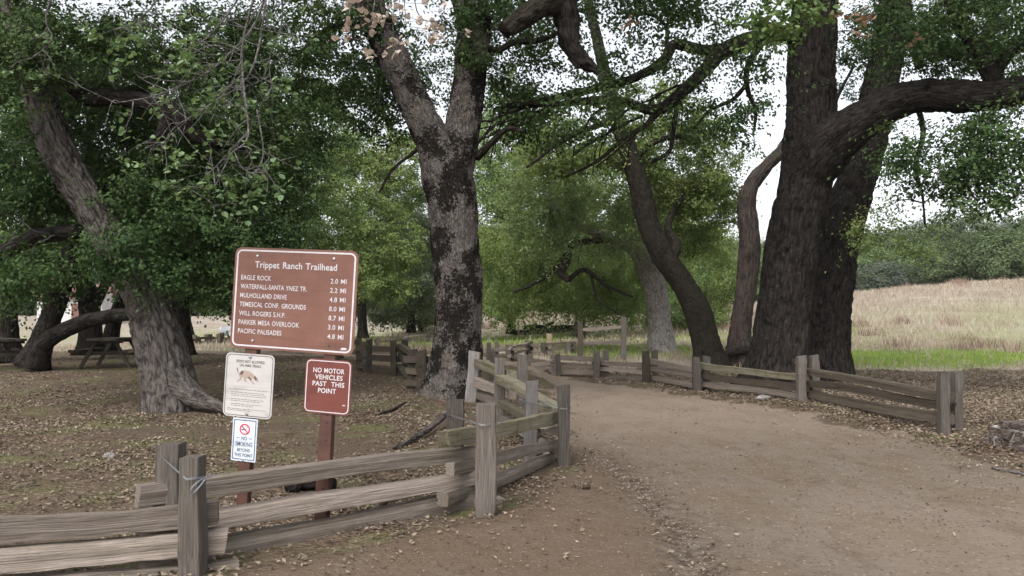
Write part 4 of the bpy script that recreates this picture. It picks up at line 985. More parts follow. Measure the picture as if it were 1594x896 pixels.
# tall two-rail panel
pp = gp(972, 563); e = empty('rail_panel', (pp[0], pp[1], pp[2]), 'tall weathered panel of two posts with two rails at the meadow edge', 'fence')
p1_, _ = post(e, 903, 501, 566, 8, 'post_dark', 0, Y=pp[1]); p2_, _ = post(e, 971, 493, 563, 9, 'post', -1, Y=pp[1])
for ya, yb in ((513, 508), (535, 531)):
    A = at(900, ya, pp[1]); B = at(974, yb, pp[1]); beam_obj('rail', e, 'rail', A, B, .10, .11, seed=nseed(), nseg=12, bow=.015)
pp = gp(855, 551); e = empty('wooden_post', tuple(pp), 'short new yellowish wooden post standing alone by the zigzag fence', 'post')
post(e, 855, 519, 551, 9, 'post_new')

# ------------------------------------------------------------------ signs
def rrect(w, h, r, n=6):
    P = []
    for cx, cz, a0 in ((w / 2 - r, h / 2 - r, 0), (-w / 2 + r, h / 2 - r, 90), (-w / 2 + r, -h / 2 + r, 180), (w / 2 - r, -h / 2 + r, 270)):
        for k in range(n + 1):
            a = R(a0 + 90 * k / n); P.append((cx + r * math.cos(a), cz + r * math.sin(a)))
    return np.array(P)
def plate(w, h, r, cx=0, cz=0, y=0, th=.004):
    p = rrect(w, h, r); n = len(p)
    Fv = np.stack([p[:, 0] + cx, np.full(n, y), p[:, 1] + cz], 1); Bv = Fv + [0, th, 0]
    V = np.vstack([Fv, Bv, [[cx, y, cz]], [[cx, y + th, cz]]]); a = np.arange(n); b = (a + 1) % n
    return V, [np.stack([a, a + n, b + n, b], 1), np.vstack([np.stack([a, b, np.full(n, 2 * n)], 1), np.stack([b + n, a + n, np.full(n, 2 * n + 1)], 1)])]
def ring(w, h, r, t, cx=0, cz=0, y=0):
    p = rrect(w, h, r); q = rrect(w - 2 * t, h - 2 * t, max(.004, r - t)); n = len(p)
    V = np.vstack([np.stack([p[:, 0] + cx, np.full(n, y), p[:, 1] + cz], 1), np.stack([q[:, 0] + cx, np.full(n, y), q[:, 1] + cz], 1)])
    a = np.arange(n); b = (a + 1) % n
    return V, [np.stack([a, b, b + n, a + n], 1)]
def text(s, width, cap, x, z, y, align='C', wt=.012):
    cu = bpy.data.curves.new('lettering_curve', 'FONT'); cu.body = s; cu.size = 1.0; cu.offset = wt; cu.resolution_u = 3; cu.space_word = 1.25; cu.space_character = 1.04
    o = bpy.data.objects.new('lettering_curve', cu); COL.objects.link(o); dg = bpy.context.evaluated_depsgraph_get()
    me = bpy.data.meshes.new_from_object(o.evaluated_get(dg)); me.calc_loop_triangles()
    V = np.array([v.co for v in me.vertices]); T = np.array([t_.vertices for t_ in me.loop_triangles])
    bpy.data.objects.remove(o); bpy.data.curves.remove(cu); bpy.data.meshes.remove(me)
    x0, x1 = V[:, 0].min(), V[:, 0].max(); sx = width / (x1 - x0); sz = cap / .70
    X = (V[:, 0] - x0) * sx + {'C': -width / 2, 'L': 0, 'R': -width}[align] + x
    return np.stack([X, np.full(len(X), y), (V[:, 1] - .35) * sz + z], 1), [T[:, ::-1] if False else T]
def poly(pts, y, cx=0, cz=0, s=1.):
    from mathutils.geometry import tessellate_polygon
    v3 = [Vector((p[0], p[1], 0)) for p in pts]; T = np.array(tessellate_polygon([v3]))
    V = np.array([(cx + p[0] * s, y, cz + p[1] * s) for p in pts]); return V, [T]
def disc(cx, cz, r, y, th=.004, n=14):
    a = np.arange(n) * 2 * np.pi / n
    f = np.stack([cx + r * np.cos(a), np.full(n, y), cz + r * np.sin(a)], 1); b = f + [0, th, 0]; V = np.vstack([f * [1, 1, 1], b, [[cx, y - th * .35, cz]]]); i = np.arange(n); j = (i + 1) % n
    return V, [np.stack([i, i + n, j + n, j], 1), np.stack([i, j, np.full(n, 2 * n)], 1)]
def strip(a, b, t, y):
    a = np.array(a, float); b = np.array(b, float); d = (b - a) / np.linalg.norm(b - a); s = np.array([-d[1], d[0]]) * t * .5
    p = [a - s, b - s, b + s, a + s]; return np.array([(q[0], y, q[1]) for q in p]), [np.array([[0, 1, 2, 3]])]

def sign_mat(name, col, fade, rough=.55):
    m, t, b = mat(name); v = t.nodes.new('ShaderNodeTexCoord').outputs['Object']
    n = noise(t, v, 3.2, 4, .6); n2 = noise(t, vmap(t, v, (2, 2, 14)), 1.0, 5, .7); sc = noise(t, vmap(t, v, (6, 6, 6)), 3, 6, .8, 1.5)
    c = mixc(t, mrange(t, n, .3, .7), col, fade); c = mixc(t, mrange(t, n2, .48, .72, 0, .6), c, tuple(x * .62 for x in col)); c = mixc(t, mrange(t, sc, .66, .74, 0, .55), c, tuple(min(1, x * 1.7 + .05) for x in fade))
    t.links.new(c, b.inputs['Base Color']); b.inputs['Roughness'].default_value = rough; b.inputs['Specular IOR Level'].default_value = .35
    return m
M['sign_brown'] = sign_mat('sign_brown', (.145, .064, .045), (.185, .088, .065))
M['sign_red_brown'] = sign_mat('sign_red_brown', (.125, .034, .026), (.15, .043, .033))
M['sign_cream'] = sign_mat('sign_cream', (.42, .40, .385), (.48, .46, .445))
M['sign_white'] = sign_mat('sign_white', (.50, .55, .62), (.56, .60, .66))
M['letter_white'] = plain_mat('letter_white', (.54, .51, .53), .5, 0, .06, 12)
M['letter_brown'] = plain_mat('letter_brown', (.055, .035, .032), .6, 0, .2, 60)
M['letter_faint'] = plain_mat('letter_faint', (.22, .185, .17), .6, 0, .15, 80)
M['letter_navy'] = plain_mat('letter_navy', (.03, .04, .09), .5, 0, .1)
M['sign_red'] = plain_mat('sign_red', (.55, .02, .03), .5, 0, .1)
M['dog_patch'] = plain_mat('dog_patch', (.12, .07, .05), .6, 0, .3, 90)
M['dog_pale'] = plain_mat('dog_pale', (.33, .26, .22), .6, 0, .1, 90)
M['sign_post'] = sign_mat('sign_post', (.06, .028, .021), (.10, .045, .032), .6)

cp = at(456, 467, 6.2); gb = g1(cp[0], cp[1])
SROT = (0, R(3.1), R(-15.5))
def sign_root(name, u, z, label):
    Rm = Matrix.Rotation(R(-15.5), 4, 'Z') @ Matrix.Rotation(R(3.1), 4, 'Y')
    c0 = Vector((cp[0], cp[1], cp[2]))
    loc = c0 + Rm @ Vector((u * 1.08, 0, z - cp[2]))
    e = bpy.data.objects.new(name, None); COL.objects.link(e); e.location = loc; e.rotation_euler = SROT; e.empty_display_size = .1
    e.rotation_mode = 'XYZ'; e.rotation_euler = Rm.to_euler('XYZ'); e.scale = (1.08, 1, 1)
    return tag(e, label, 'sign')
def part(name, root, matn, geos, smooth_shade=False):
    mb = MB()
    for V, Fl in geos: mb.addm(V, Fl)
    return mb.build(name, M[matn], root, (0, 0, 0), smooth_shade)
BEAR = [(-1, -.45), (-.95, -.1), (-.8, .25), (-.45, .42), (0, .38), (.35, .45), (.6, .35), (.85, .3), (1.0, .05), (.95, -.08), (.7, -.1), (.62, -.45), (.42, -.45), (.4, -.2), (.05, -.15), (-.1, -.45), (-.32, -.45), (-.35, -.2), (-.62, -.15), (-.7, -.45)]
sg = sign_root('trailhead_sign', 0, cp[2], 'large faded brown trailhead sign listing seven destinations and miles, on two steel posts')
part('panel', sg, 'sign_brown', [plate(1.0, .80, .055)])
part('border', sg, 'letter_white', [ring(.965, .765, .045, .0125, y=-.0015)])
part('lettering', sg, 'letter_white', [text('Trippet Ranch Trailhead', .665, .050, .005, .268, -.002, wt=.016)])
rows = [('EAGLE ROCK', .249, '2.0 MI'), ('WATERFALL-SANTA YNEZ TR.', .545, '2.2 MI'), ('MULHOLLAND DRIVE', .386, '4.8 MI'), ('TEMESCAL CONF. GROUNDS', .545, '8.0 MI'), ('WILL ROGERS S.H.P.', .383, '8.7 MI'), ('PARKER MESA OVERLOOK', .50, '3.0 MI'), ('PACIFIC PALISADES', .36, '4.8 MI')]
for k, (a, wd, c) in enumerate(rows):
    part('lettering', sg, 'letter_white', [text(a, wd, .0365, -.437, .162 - .0707 * k, -.002, 'L', .008)])
    part('lettering', sg, 'letter_white', [text(c, .125, .0365, .418, .162 - .0707 * k, -.002, 'R', .008)])
part('bear_emblem', sg, 'letter_white', [poly(BEAR, -.002, .425, -.352, .024)])
for bx, bz in ((-.31, .335), (.31, .335), (-.31, -.335)): part('bolt', sg, 'steel', [disc(bx, bz, .010, -.006)])
part('bolt_hole', sg, 'letter_brown', [disc(.31, -.335, .010, -.0012, .001)])
for u, w_ in ((-.328, .095), (.312, .095)):
    mb = MB(); zb = -cp[2] + gb - .25
    V, Fl, bk = beam((u, .04, zb), (u, .04, .36), w_, .06, seed=int(u * 100) + 60, nseg=6, p=14, rough=.004, bow=.0008, up=(0, 1, 0)); mb.addm(V, Fl, bk)
    po = mb.build('sign_post', M['sign_post'], sg, (0, 0, 0), False)
    hm = MB()
    for z in (-1.52, -1.42, -1.27, -1.05, -.915, -.86): hm.addm(*disc(u + .008, z, .007, .0055, .001))
    hm.build('post_holes', M['letter_brown'], po)
# dogs notice
s2 = sign_root('notice_sign', -.322, 1.075, 'cream notice sign with a sketched dog, on the left post under the trailhead sign')
part('panel', s2, 'sign_cream', [plate(.405, .50, .04)])
part('border', s2, 'letter_brown', [ring(.385, .48, .033, .0045, y=-.0015)])
part('lettering', s2, 'letter_brown', [text('DOGS NOT ALLOWED', .235, .021, .005, .188, -.002, wt=.006), text('ON PARK TRAILS', .178, .021, .005, .156, -.002, wt=.006)])
g = np.random.default_rng(5); fl = []
for z, x0, x1 in ((-.035, -.165, .165), (-.058, -.14, .14), (-.072, -.14, .15), (-.086, -.14, .15), (-.112, -.14, .14), (-.126, -.14, .10), (-.150, -.14, .13), (-.164, -.14, .05), (-.188, -.165, .16), (-.200, -.165, .03)):
    x = x0
    while x < x1 - .006:
        L = g.uniform(.012, .034); fl.append(strip((x, z), (min(x1, x + L), z), .0048, -.0015)); x += L + .006
part('small_print', s2, 'letter_faint', fl)
DOG = [(-.085, .03), (-.07, .045), (-.04, .052), (0, .045), (.03, .03), (.05, .012), (.062, .006), (.078, -.012), (.088, -.03), (.082, -.038), (.066, -.032), (.05, -.028), (.04, -.012), (.032, -.012), (.026, -.03), (.05, -.052), (.056, -.064), (.044, -.064), (.018, -.038), (.006, -.01), (-.02, -.012), (-.03, -.032), (-.012, -.044), (-.024, -.05), (-.044, -.034), (-.046, -.012), (-.062, -.008), (-.068, -.03), (-.09, -.04), (-.1, -.056), (-.108, -.054), (-.098, -.032), (-.08, -.02), (-.088, 0), (-.1, .04), (-.112, .078), (-.116, .06), (-.1, .02)]
dg_ = part('dog_drawing', s2, 'dog_pale', [poly(DOG, -.0015, .0, .07, .92)])
part('dog_markings', dg_, 'dog_patch', [poly([(-.085, .03), (-.07, .044), (-.05, .046), (-.055, .02), (-.075, .005)], -.0022, 0, .07, .92), poly([(-.02, -.008), (.005, 0), (.024, -.022), (.018, -.034), (.0, -.016)], -.0022, 0, .07, .92),
      poly([(.045, .01), (.06, .005), (.075, -.01), (.07, -.026), (.055, -.022), (.048, -.005)], -.0022, 0, .07, .92), poly([(-.1, .02), (-.104, .05), (-.113, .076), (-.115, .06)], -.0022, 0, .07, .92)])
part('seal', s2, 'letter_faint', [ring(.022, .026, .010, .003, .165, -.212, -.0015)])
part('bolt', s2, 'steel', [disc(.0, .225, .012, -.006)]); part('bolt', s2, 'steel', [disc(0, -.222, .012, -.006)])
# no smoking
s3 = sign_root('notice_sign', -.330, .648, 'small white no smoking sign with a red circle, low on the left post')
part('panel', s3, 'sign_white', [plate(.205, .335, .008)])
part('border', s3, 'letter_navy', [ring(.185, .312, .006, .006, y=-.0015)])
part('prohibition_ring', s3, 'sign_red', [ring(.086, .086, .043, .009, 0, .083, -.0028), strip((-.027, .110), (.027, .056), .008, -.0028)])
part('cigarette', s3, 'letter_navy', [strip((-.026, .080), (.012, .080), .008, -.0018), strip((.014, .092), (.020, .102), .003, -.0018), strip((.020, .102), (.015, .110), .003, -.0018)])
part('lettering', s3, 'letter_navy', [text('NO', .046, .029, 0, .012, -.0016, wt=.012), strip((-.062, .012), (-.040, .012), .005, -.0016), strip((.040, .012), (.062, .012), .005, -.0016),
      text('SMOKING', .142, .034, 0, -.034, -.0016, wt=.008), text('BEYOND', .108, .026, 0, -.080, -.0016, wt=.01), text('THIS POINT', .15, .027, 0, -.120, -.0016, wt=.01)])
part('bolt', s3, 'steel', [disc(0, .158, .007, -.005)]); part('bolt', s3, 'steel', [disc(0, -.157, .007, -.005)])
# no motor vehicles
s4 = sign_root('notice_sign', .316, 1.118, 'dark red brown no motor vehicles sign on the right post under the trailhead sign')
part('panel', s4, 'sign_red_brown', [plate(.365, .415, .045)])
part('border', s4, 'letter_white', [ring(.345, .395, .036, .007, y=-.0015)])
part('lettering', s4, 'letter_white', [text('NO MOTOR', .245, .036, .004, .123, -.002, wt=.018), text('VEHICLES', .218, .036, .006, .072, -.002, wt=.018), text('PAST  THIS', .25, .036, .006, .021, -.002, wt=.018), text('POINT', .142, .036, -.002, -.031, -.002, wt=.018)])
part('bear_emblem', s4, 'letter_white', [poly(BEAR, -.002, .135, -.132, .011)])
part('bolt_hole', s4, 'letter_brown', [disc(0, .178, .007, -.0012, .001)])

# ------------------------------------------------------------------ picnic tables
def picnic_table(b, rz, label, L=1.9):
    e = empty('picnic_table', tuple(b), label, 'picnic table', None, rz)
    def planks(name, xs, z, w, th):
        mb = MB()
        for i, x in enumerate(xs): mb.addm(*beam((x, -L / 2, z), (x, L / 2, z), w, th, seed=nseed(), nseg=4, p=12, rough=.01, bow=.001, npt=16))
        mb.build(name, M['table'], e, (0, 0, 0), False)
    planks('tabletop', [-.29, -.145, 0, .145, .29], .75, .137, .06)
    planks('bench', [-.72, -.59], .45, .125, .07); planks('bench', [.59, .72], .45, .125, .07)
    for y in (-.62, .62):
        for s in (-1, 1):
            V, Fl, bk = beam((s * .62, y, -.03), (s * .22, y, .73), .09, .05, seed=nseed(), nseg=4, p=12, rough=.01, bow=.001, up=(0, 1, 0)); MB().addm(V, Fl, bk).build('leg', M['table'], e, (0, 0, 0), False)
        mb = MB(); mb.addm(*beam((-.86, y + .05, .38), (.86, y + .05, .38), .045, .09, seed=nseed(), nseg=4, p=12, rough=.01, bow=.001)); mb.addm(*beam((-.40, y + .05, .69), (.40, y + .05, .69), .045, .08, seed=nseed(), nseg=4, p=12, rough=.01, bow=.001)); mb.build('crossbeam', M['table'], e, (0, 0, 0), False)
    return e
b = gp(176, 571); picnic_table(b, R(9), 'wooden picnic table seen end-on beside the furrowed oak')
b = gp(-2, 574); picnic_table(b, R(48), 'wooden picnic table set at an angle at the left edge of the photo')

# ------------------------------------------------------------------ logs, sticks, rocks
def log_obj(name, pts, r, label, cat='log', group=None, bark='bark_dark', lump=.12):
    P = np.array(pts); c = P.mean(0); e = MB(); V, Fl, bk = tube(P, r, 14, .12 if len(P) > 2 else .2, lump, .01, 7, seed=nseed() % 50); e.addm(V, Fl, bk)
    o = e.build(name, M[bark], None, c, True, tuple(c)); return tag(o, label, cat, group)
def gpt(px, py, dz=0.): p = gp(px, py); return p + [0, 0, dz]
a = gp(850, 521); Yl = a[1]
for k, (x0, x1, z0, z1, r, dy, lab) in enumerate(((798, 870, .15, .22, .20, 0, 'thick dark fallen log at the front of the log heap under the trees'), (830, 905, .20, .12, .16, .8, 'fallen log crossing behind the front log of the heap'), (835, 862, .1, .75, .12, .5, 'short broken log propped up on the log heap'), (858, 915, .45, .30, .13, .5, 'slim fallen log lying on top of the heap'), (815, 850, .50, .42, .14, .4, 'grey log end resting across the left of the heap'))):
    A = at(x0, 500, Yl + dy); B = at(x1, 500, Yl + dy + .6); A[2] = g1(A[0], A[1]) + z0; B[2] = g1(B[0], B[1]) + z1
    log_obj('fallen_log', [A, (A + B) / 2 + [0, .1, .05], B], [r, r * .95, r * .75], lab)
log_obj('fallen_branch', [gpt(612, 702, .03), gpt(640, 690, .05), gpt(664, 680, .08), gpt(694, 664, .16)], [.02, .035, .045, .04], 'grey fallen branch lying behind the nearest fence by the rear post', 'branch', None, 'bark_left', .06)
log_obj('rotten_log', [gpt(454, 768, .05), gpt(472, 762, .08), gpt(520, 765, .06)], [.08, .10, .06], 'rotten log chunk on the leaves beside the no motor vehicles post', 'log', None, 'bark_dark', .2)
log_obj('broken_branch', [gpt(596, 792, .02), gpt(600, 780, .06), gpt(606, 765, .05), gpt(612, 757, .03)], [.035, .04, .035, .02], 'short reddish broken branch behind the lowest rail of the nearest fence', 'branch', None, 'bark_dead', .15)
log_obj('stick', [gpt(1545, 731, .012), gpt(1572, 738, .02), gpt(1640, 752, .015)], [.008, .012, .012], 'thin pale stick on the path below the stone wall', 'stick', None, 'twig_pale', .05)
log_obj('stick', [gpt(25, 762, .012), gpt(45, 757, .015), gpt(64, 748, .012)], [.008, .009, .006], 'grey stick on the leaf litter in front of the left rail', 'stick', None, 'twig_pale', .05)
log_obj('stick', [gpt(585, 648, .012), gpt(612, 640, .02), gpt(632, 628, .02)], [.02, .025, .015], 'dark stick on the leaves left of the forked oak base', 'stick', None, 'bark_dark', .05)
def rock(name, c, s, label, matn, seed):
    bpy_me = bpy.data.meshes.new(name); import bmesh
    bm = bmesh.new(); bmesh.ops.create_icosphere(bm, subdivisions=4, radius=1); V = np.array([v.co for v in bm.verts]); T = np.array([[v.index for v in f.verts] for f in bm.faces]); bm.free(); bpy.data.meshes.remove(bpy_me)
    V = V * (1 + .7 * (fbm(V * 1.6, seed) - .5) + .25 * (fbm(V * 5, seed + 3) - .5))[:, None] * np.array(s)
    o = MB().add(V, T).build(name, M[matn], None, (0, 0, 0), True, tuple(c)); return tag(o, label, 'rock')
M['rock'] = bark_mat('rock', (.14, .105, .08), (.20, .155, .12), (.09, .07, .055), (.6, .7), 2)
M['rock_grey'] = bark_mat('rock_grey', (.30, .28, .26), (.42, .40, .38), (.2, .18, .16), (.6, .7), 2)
rock('rock', gpt(905, 762, .02), (.085, .07, .06), 'brown clod of earth and rock on the bank below the corner post', 'rock', 3)
rock('rock', gpt(1190, 622, .02), (.14, .1, .06), 'flat grey stone under the lowest rail of the long right fence', 'rock_grey', 9)
rock('rock', gpt(170, 713, .02), (.06, .05, .04), 'small pale stone on the leaf litter at left', 'rock_grey', 12)

# ------------------------------------------------------------------ low stone wall at the right edge
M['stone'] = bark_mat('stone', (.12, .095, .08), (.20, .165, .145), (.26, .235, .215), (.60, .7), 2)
M['mortar'] = plain_mat('mortar', (.33, .32, .305), .9, 0, .25, 25, .2)
a = gp(1532, 690); bq = gp(1600, 706)
d = np.array([bq[0] - a[0], bq[1] - a[1]]); d /= np.linalg.norm(d); nrm = np.array([d[1], -d[0]])
e = empty('stone_wall', tuple(a), 'low mortared stone wall at the right edge beside the leaf litter', 'wall')
g = np.random.default_rng(3); mb = MB(); ms = MB()
Lw = 3.2; zg = g1(a[0], a[1])
def wpt(u, v, z): return np.array([a[0] + d[0] * u - nrm[0] * v, a[1] + d[1] * u - nrm[1] * v, zg + z])
for zc, hh in ((.02, .17), (.17, .13), (.285, .10)):
    u = 0. + g.uniform(0, .1)
    while u < Lw:
        wl = g.uniform(.12, .36); z_ = zc - (.0 if u > .35 else .0); 
        if zc > .25 and (u < .25): u += wl; continue
        ms.addm(*beam(wpt(u + .018, .17, z_), wpt(u + wl - .018, .17, z_), .36 + g.uniform(-.02, .05), hh - .022, seed=nseed(), nseg=4, p=5, rough=.05, bow=.02)); u += wl
ms.build('stones', M['stone'], e, a, False)
mb.addm(*beam(wpt(.10, .18, .09), wpt(Lw - .05, .18, .09), .345, .335, seed=2, nseg=18, p=9, rough=.03, bow=.002)); mb.build('mortar', M['mortar'], e, a, False)

# ------------------------------------------------------------------ house and car far left
def box(x0, x1, y0, y1, z0, z1):
    V = np.array([(x, y, z) for x in (x0, x1) for y in (y0, y1) for z in (z0, z1)]); return V, [np.array([[0, 1, 3, 2], [4, 6, 7, 5], [0, 4, 5, 1], [2, 3, 7, 6], [0, 2, 6, 4], [1, 5, 7, 3]])]
M['white_wall'] = plain_mat('white_wall', (.52, .51, .50), .8, 0, .06, 2); M['red_roof'] = plain_mat('red_roof', (.17, .085, .07), .8, 0, .25, 8)
M['dark_glass'] = plain_mat('dark_glass', (.03, .035, .04), .15, 0, .1, 3, .6); M['white_trim'] = plain_mat('white_trim', (.7, .7, .68), .6, 0, .05)
p = at(120, 500, 64); hz = g1(p[0], p[1]); h = empty('house', (p[0], p[1], hz), 'small white house with a red roof seen between the left oak trunks', 'house', None, R(12))
h.scale = (.72, .72, .8)
part('wall', h, 'white_wall', [box(-3.2, 3.2, -2.6, 2.6, -.4, 2.6), (np.array([(-3.2, -2.6, 2.6), (-3.2, 2.6, 2.6), (-3.2, 0, 3.75), (3.2, -2.6, 2.6), (3.2, 2.6, 2.6), (3.2, 0, 3.75)]), [np.array([[0, 2, 1], [3, 4, 5]])])])
rv = []
for s in (-1, 1):
    A = [(-3.6, s * 3.05, 2.45), (3.6, s * 3.05, 2.45), (3.6, 0, 3.88), (-3.6, 0, 3.88)]; V = np.array(A + [(x, y, z + .1) for x, y, z in A]); rv.append((V, [np.array([[0, 1, 2, 3], [4, 5, 6, 7], [0, 1, 5, 4], [1, 2, 6, 5], [2, 3, 7, 6], [3, 0, 4, 7]])]))
part('roof', h, 'red_roof', rv)
dr = part('door', h, 'red_roof', [box(.2, 1.05, -2.64, -2.58, 0, 2.0)]); part('door_handle', dr, 'steel', [box(.92, .98, -2.68, -2.64, .95, 1.02)])
for x in (-1.9, 1.9):
    wf = part('window', h, 'white_trim', [box(x - .5, x + .5, -2.65, -2.59, 1.0, 2.0)]); part('pane', wf, 'dark_glass', [box(x - .43, x + .43, -2.66, -2.645, 1.07, 1.93)])
M['car_paint'] = plain_mat('car_paint', (.24, .25, .27), .25, .1, .03, 3, .6); M['tyre'] = plain_mat('tyre', (.02, .02, .02), .8, 0, .1)
p = at(401, 500, 50); cz = g1(p[0], p[1]); c = empty('parked_car', (p[0], p[1], cz), 'silver white car parked far behind the trailhead sign, only its nose showing', 'car', None, R(0))
def loft(secs):
    """sections: (x, halfwidth, z0, z1)"""
    V = []; 
    for x, hw, z0, z1 in secs: V += [(x, -hw, z0), (x, -hw * 1.03, (z0 + z1) * .5), (x, -hw * .9, z1), (x, hw * .9, z1), (x, hw * 1.03, (z0 + z1) * .5), (x, hw, z0)]
    n = len(secs); Q = [[i * 6 + j, i * 6 + (j + 1) % 6, (i + 1) * 6 + (j + 1) % 6, (i + 1) * 6 + j] for i in range(n - 1) for j in range(6)]
    Q += [[0, 1, 2, 3], [0, 3, 4, 5], [6 * n - 6, 6 * n - 3, 6 * n - 4, 6 * n - 5], [6 * n - 6, 6 * n - 1, 6 * n - 2, 6 * n - 3]]
    return np.array(V, float), [np.array(Q)]
part('body', c, 'car_paint', [loft([(-2.15, .62, .3, .62), (-2.0, .78, .22, .74), (-1.2, .86, .2, .9), (-.6, .88, .2, .95), (.8, .88, .2, .97), (1.6, .86, .2, .95), (2.0, .78, .24, .86), (2.15, .66, .32, .72)]),
     loft([(-.95, .78, .9, .93), (-.35, .70, .9, 1.38), (.2, .68, .9, 1.45), (.9, .68, .9, 1.42), (1.65, .76, .9, .95)])], True)
part('windows', c, 'dark_glass', [loft([(-.80, .80, .96, .99), (-.33, .725, .97, 1.33), (.2, .71, .97, 1.38), (.85, .71, .97, 1.35), (1.4, .78, .96, 1.0)])])
for x in (-1.3, 1.3):
    for s in (-1, 1):
        V, Fl = disc(0, 0, .31, 0, .2, 20); V = V * [1, s, 1] + [x, s * .66 + (0 if s < 0 else 0), .30]; wh = part('wheel', c, 'tyre', [(V, Fl)])
        V, Fl = disc(0, 0, .18, 0, .02, 16); V = V * [1, -s, 1] + [x, s * .875, .30]; part('rim', wh, 'steel', [(V, Fl)])
for s in (-1, 1): V, Fl = disc(0, 0, .09, 0, .05, 12); V = V[:, [1, 0, 2]] + [-2.12, s * .55, .62]; part('headlight', c, 'white_trim', [(V, Fl)])

# ------------------------------------------------------------------ ground cover nobody could count
def scatter(n, x0, x1, y0, y1, dens):
    x = RNG.uniform(x0, x1, n); y = RNG.uniform(y0, y1, n); k = RNG.random(n) < dens(x, y); return x[k], y[k]
def litter_d(x, y):
    s = sdf(x, y, PATH); P = np.stack([x, y, 0 * x], -1)
    return smooth(.15, -.35, s + (fbm(P * 1.6, 44) - .5) * .8) * (1 - dry_mask(x, y)) * (np.where(x > 2.5, .45, .12) + .88 * smooth(.36, .62, fbm(P * .9, 40)) * smooth(.25, .5, fbm(P * 3.1, 47)))
def inview(x, y): return (np.abs(x) < .80 * y + .8)
VL = []; FL = []; nn = 0
def add_leaves(x, y, L, tilt):
    global nn
    z = gz(x, y); C = np.stack([x, y, z + RNG.uniform(.006, .03, len(x))], 1)
    n = len(x); N = np.stack([RNG.normal(0, tilt, n), RNG.normal(0, tilt, n), np.ones(n)], 1); N /= np.linalg.norm(N, axis=1)[:, None]
    A = RNG.normal(size=(n, 3)); T = np.cross(N, A); T /= np.linalg.norm(T, axis=1)[:, None]; B = np.cross(N, T)
    l = (L * RNG.uniform(.35, 1.45, n))[:, None] * .5; wd = l * RNG.uniform(.45, .75, n)[:, None]; up = N * (wd * RNG.uniform(-.5, .9, n)[:, None])
    V = np.stack([C + T * l, C + B * wd + up, C - T * l, C - B * wd + up], 1).reshape(-1, 3)
    VL.append(V); FL.append(np.arange(n * 4).reshape(n, 4) + nn); nn += len(V)
for (N_, x0, x1, y0, y1, L) in ((40000, -7, 1, 4.3, 9, .042), (44000, -11, 1, 9, 16, .046), (30000, -18, 0, 16, 32, .055), (60000, 3, 12, 7.5, 17, .05), (60000, 2, 17, 15, 27, .06)):
    x, y = scatter(N_, x0, x1, y0, y1, lambda x, y: litter_d(x, y) * inview(x, y)); add_leaves(x, y, L, .35)
# drifts along the path edges and a few strays on the path
def edge_d(x, y):
    s = sdf(x, y, PATH); return np.exp(-np.maximum(0, s) / .45) * (s > -.1) * smooth(14, 6, y) * .9 + .008 * (s > 0) + .6 * np.exp(-(gully_dist(x, y) / .2) ** 2)
x, y = scatter(42000, -5, 6, 3.5, 14, edge_d); add_leaves(x, y, .036, .3)
x, y = scatter(12000, 0, 8, 10, 25, lambda x, y: (np.exp(-np.maximum(0, sdf(x, y, PATH)) / .5) * (sdf(x, y, PATH) > -.1) * .5 + .008 * (sdf(x, y, PATH) > 0))); add_leaves(x, y, .048, .3)
tag(link('fallen_leaves', mesh_np('fallen_leaves', np.concatenate(VL), [np.concatenate(FL)], M['litter'], None, False)), kind='stuff')
VL, FL, nn = [], [], 0
x, y = scatter(40000, -4, 9, 3.4, 22, lambda x, y: (sdf(x, y, PATH) > 0) * inview(x, y) * (.10 + .5 * smooth(.55, .75, fbm(np.stack([x, y, 0 * x], -1) * .7, 77)))); add_leaves(x, y, .024, .25)
tag(link('leaf_debris', mesh_np('leaf_debris', np.concatenate(VL), [np.concatenate(FL)], M['litter_dark'], None, False)), kind='stuff')
# pebbles
x, y = scatter(60000, -4.5, 6.5, 3.4, 13, lambda x, y: (sdf(x, y, PATH) > .1) * (.05 + .14 * (x < 1.1) + .95 * np.exp(-(gully_dist(x, y) / .17) ** 2)) * inview(x, y))
n = len(x); r = RNG.uniform(.002, .007, n) * (1 + 1.8 * np.exp(-(gully_dist(x, y) / .15) ** 2) * RNG.random(n)); z = gz(x, y)
o8 = np.array([(1, 0, 0), (0, 1, 0), (-1, 0, 0), (0, -1, 0), (0, 0, .7), (0, 0, -.4)]); V = (np.stack([x, y, z], 1)[:, None] + o8[None] * (r[:, None, None] * RNG.uniform(.6, 1.4, (n, 6, 1)))).reshape(-1, 3)
Tt = np.array([(0, 1, 4), (1, 2, 4), (2, 3, 4), (3, 0, 4), (1, 0, 5), (2, 1, 5), (3, 2, 5), (0, 3, 5)]); Fq = (np.arange(n)[:, None, None] * 6 + Tt[None]).reshape(-1, 3)
M['pebble'] = leaf_mat('pebble', [(0, (.09, .07, .055)), (.5, (.17, .135, .11)), (1, (.34, .30, .26))], .0, .85, .2)
tag(link('pebbles', mesh_np('pebbles', V, [Fq], M['pebble'], None, False)), kind='stuff')
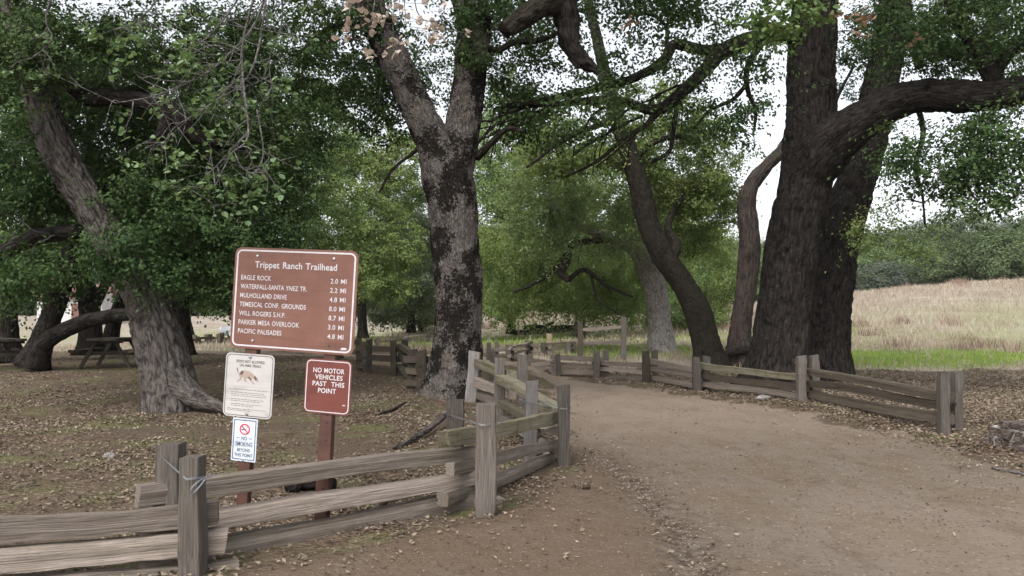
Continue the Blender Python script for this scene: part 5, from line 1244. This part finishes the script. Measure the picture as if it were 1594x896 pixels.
# grass
def blades(name, x, y, h, w, matn, lean=.35):
    n = len(x); z = gz(x, y); B = np.stack([x, y, z - .01], 1); a = RNG.uniform(0, np.pi, n); S = np.stack([np.cos(a), np.sin(a), 0 * a], 1) * (w * RNG.uniform(.6, 1.3, n))[:, None] * .5
    H = (h * RNG.uniform(.5, 1.25, n)); ln = np.stack([RNG.normal(0, lean, n) * H, RNG.normal(0, lean, n) * H, H], 1)
    V = np.stack([B - S, B + S, B + ln * .6 + S * .6, B + ln * .6 - S * .6, B + ln * np.array([1.25, 1.25, 1])], 1).reshape(-1, 3); k = np.arange(n)[:, None] * 5
    me = mesh_np(name, V, [k + np.array([[0, 1, 2, 3]]), k + np.array([[3, 2, 4]])], M[matn], None, False); tag(link(name, me), kind='stuff')
def meadow_d(x, y): return dry_mask(x, y) * inview(x, y)
xs, ys = [], []
for N_, x0, x1, y0, y1 in ((60000, -20, 24, 24, 40), (86000, -8, 58, 38, 82)):
    x, y = scatter(N_, x0, x1, y0, y1, lambda x, y: meadow_d(x, y) * (1 - .9 * green_mask(x, y)) * (.3 + .7 * smooth(.35, .6, fbm(np.stack([x, y, 0 * x], -1) * .5, 61)))); xs.append(x); ys.append(y)
x = np.concatenate(xs); y = np.concatenate(ys); blades('dry_grass', x, y, .22 + .18 * smooth(34, 46, y), .012 + .0006 * y, 'dry_blade')
cx_, cy_ = scatter(170, -6, 50, 30, 78, lambda x, y: inview(x, y) * smooth(.45, .6, fbm(np.stack([x, y, 0 * x], -1) * .12, 91)))
k_ = np.repeat(np.arange(len(cx_)), 60); x = cx_[k_] + RNG.normal(0, .35, len(k_)); y = cy_[k_] + RNG.normal(0, .35, len(k_)); blades('dry_weeds', x, y, .5 + .15 * smooth(40, 60, y), .02 + .0006 * y, 'weed_blade', .25)
x, y = scatter(120000, -12, 24, 24, 52, lambda x, y: green_mask(x, y) * dry_mask(x, y) * inview(x, y)); blades('green_grass', x, y, .11 + 0 * x, .012 + .0004 * y, 'green_blade')

# ------------------------------------------------------------------ the moist air that fades the far trees
V, Fl = box(-540, 540, -540, 540, -3, 75)
hm = bpy.data.materials.new('haze'); hm.use_nodes = True; ht = hm.node_tree; ht.nodes.remove(ht.nodes['Principled BSDF'])
pv = ht.nodes.new('ShaderNodeVolumePrincipled'); pv.inputs['Color'].default_value = (.93, .94, .96, 1); pv.inputs['Density'].default_value = HAZE; pv.inputs['Anisotropy'].default_value = .2
ht.links.new(pv.outputs[0], ht.nodes['Material Output'].inputs['Volume'])
hz_ = MB().addm(V, Fl).build('haze', hm); tag(hz_, kind='stuff')
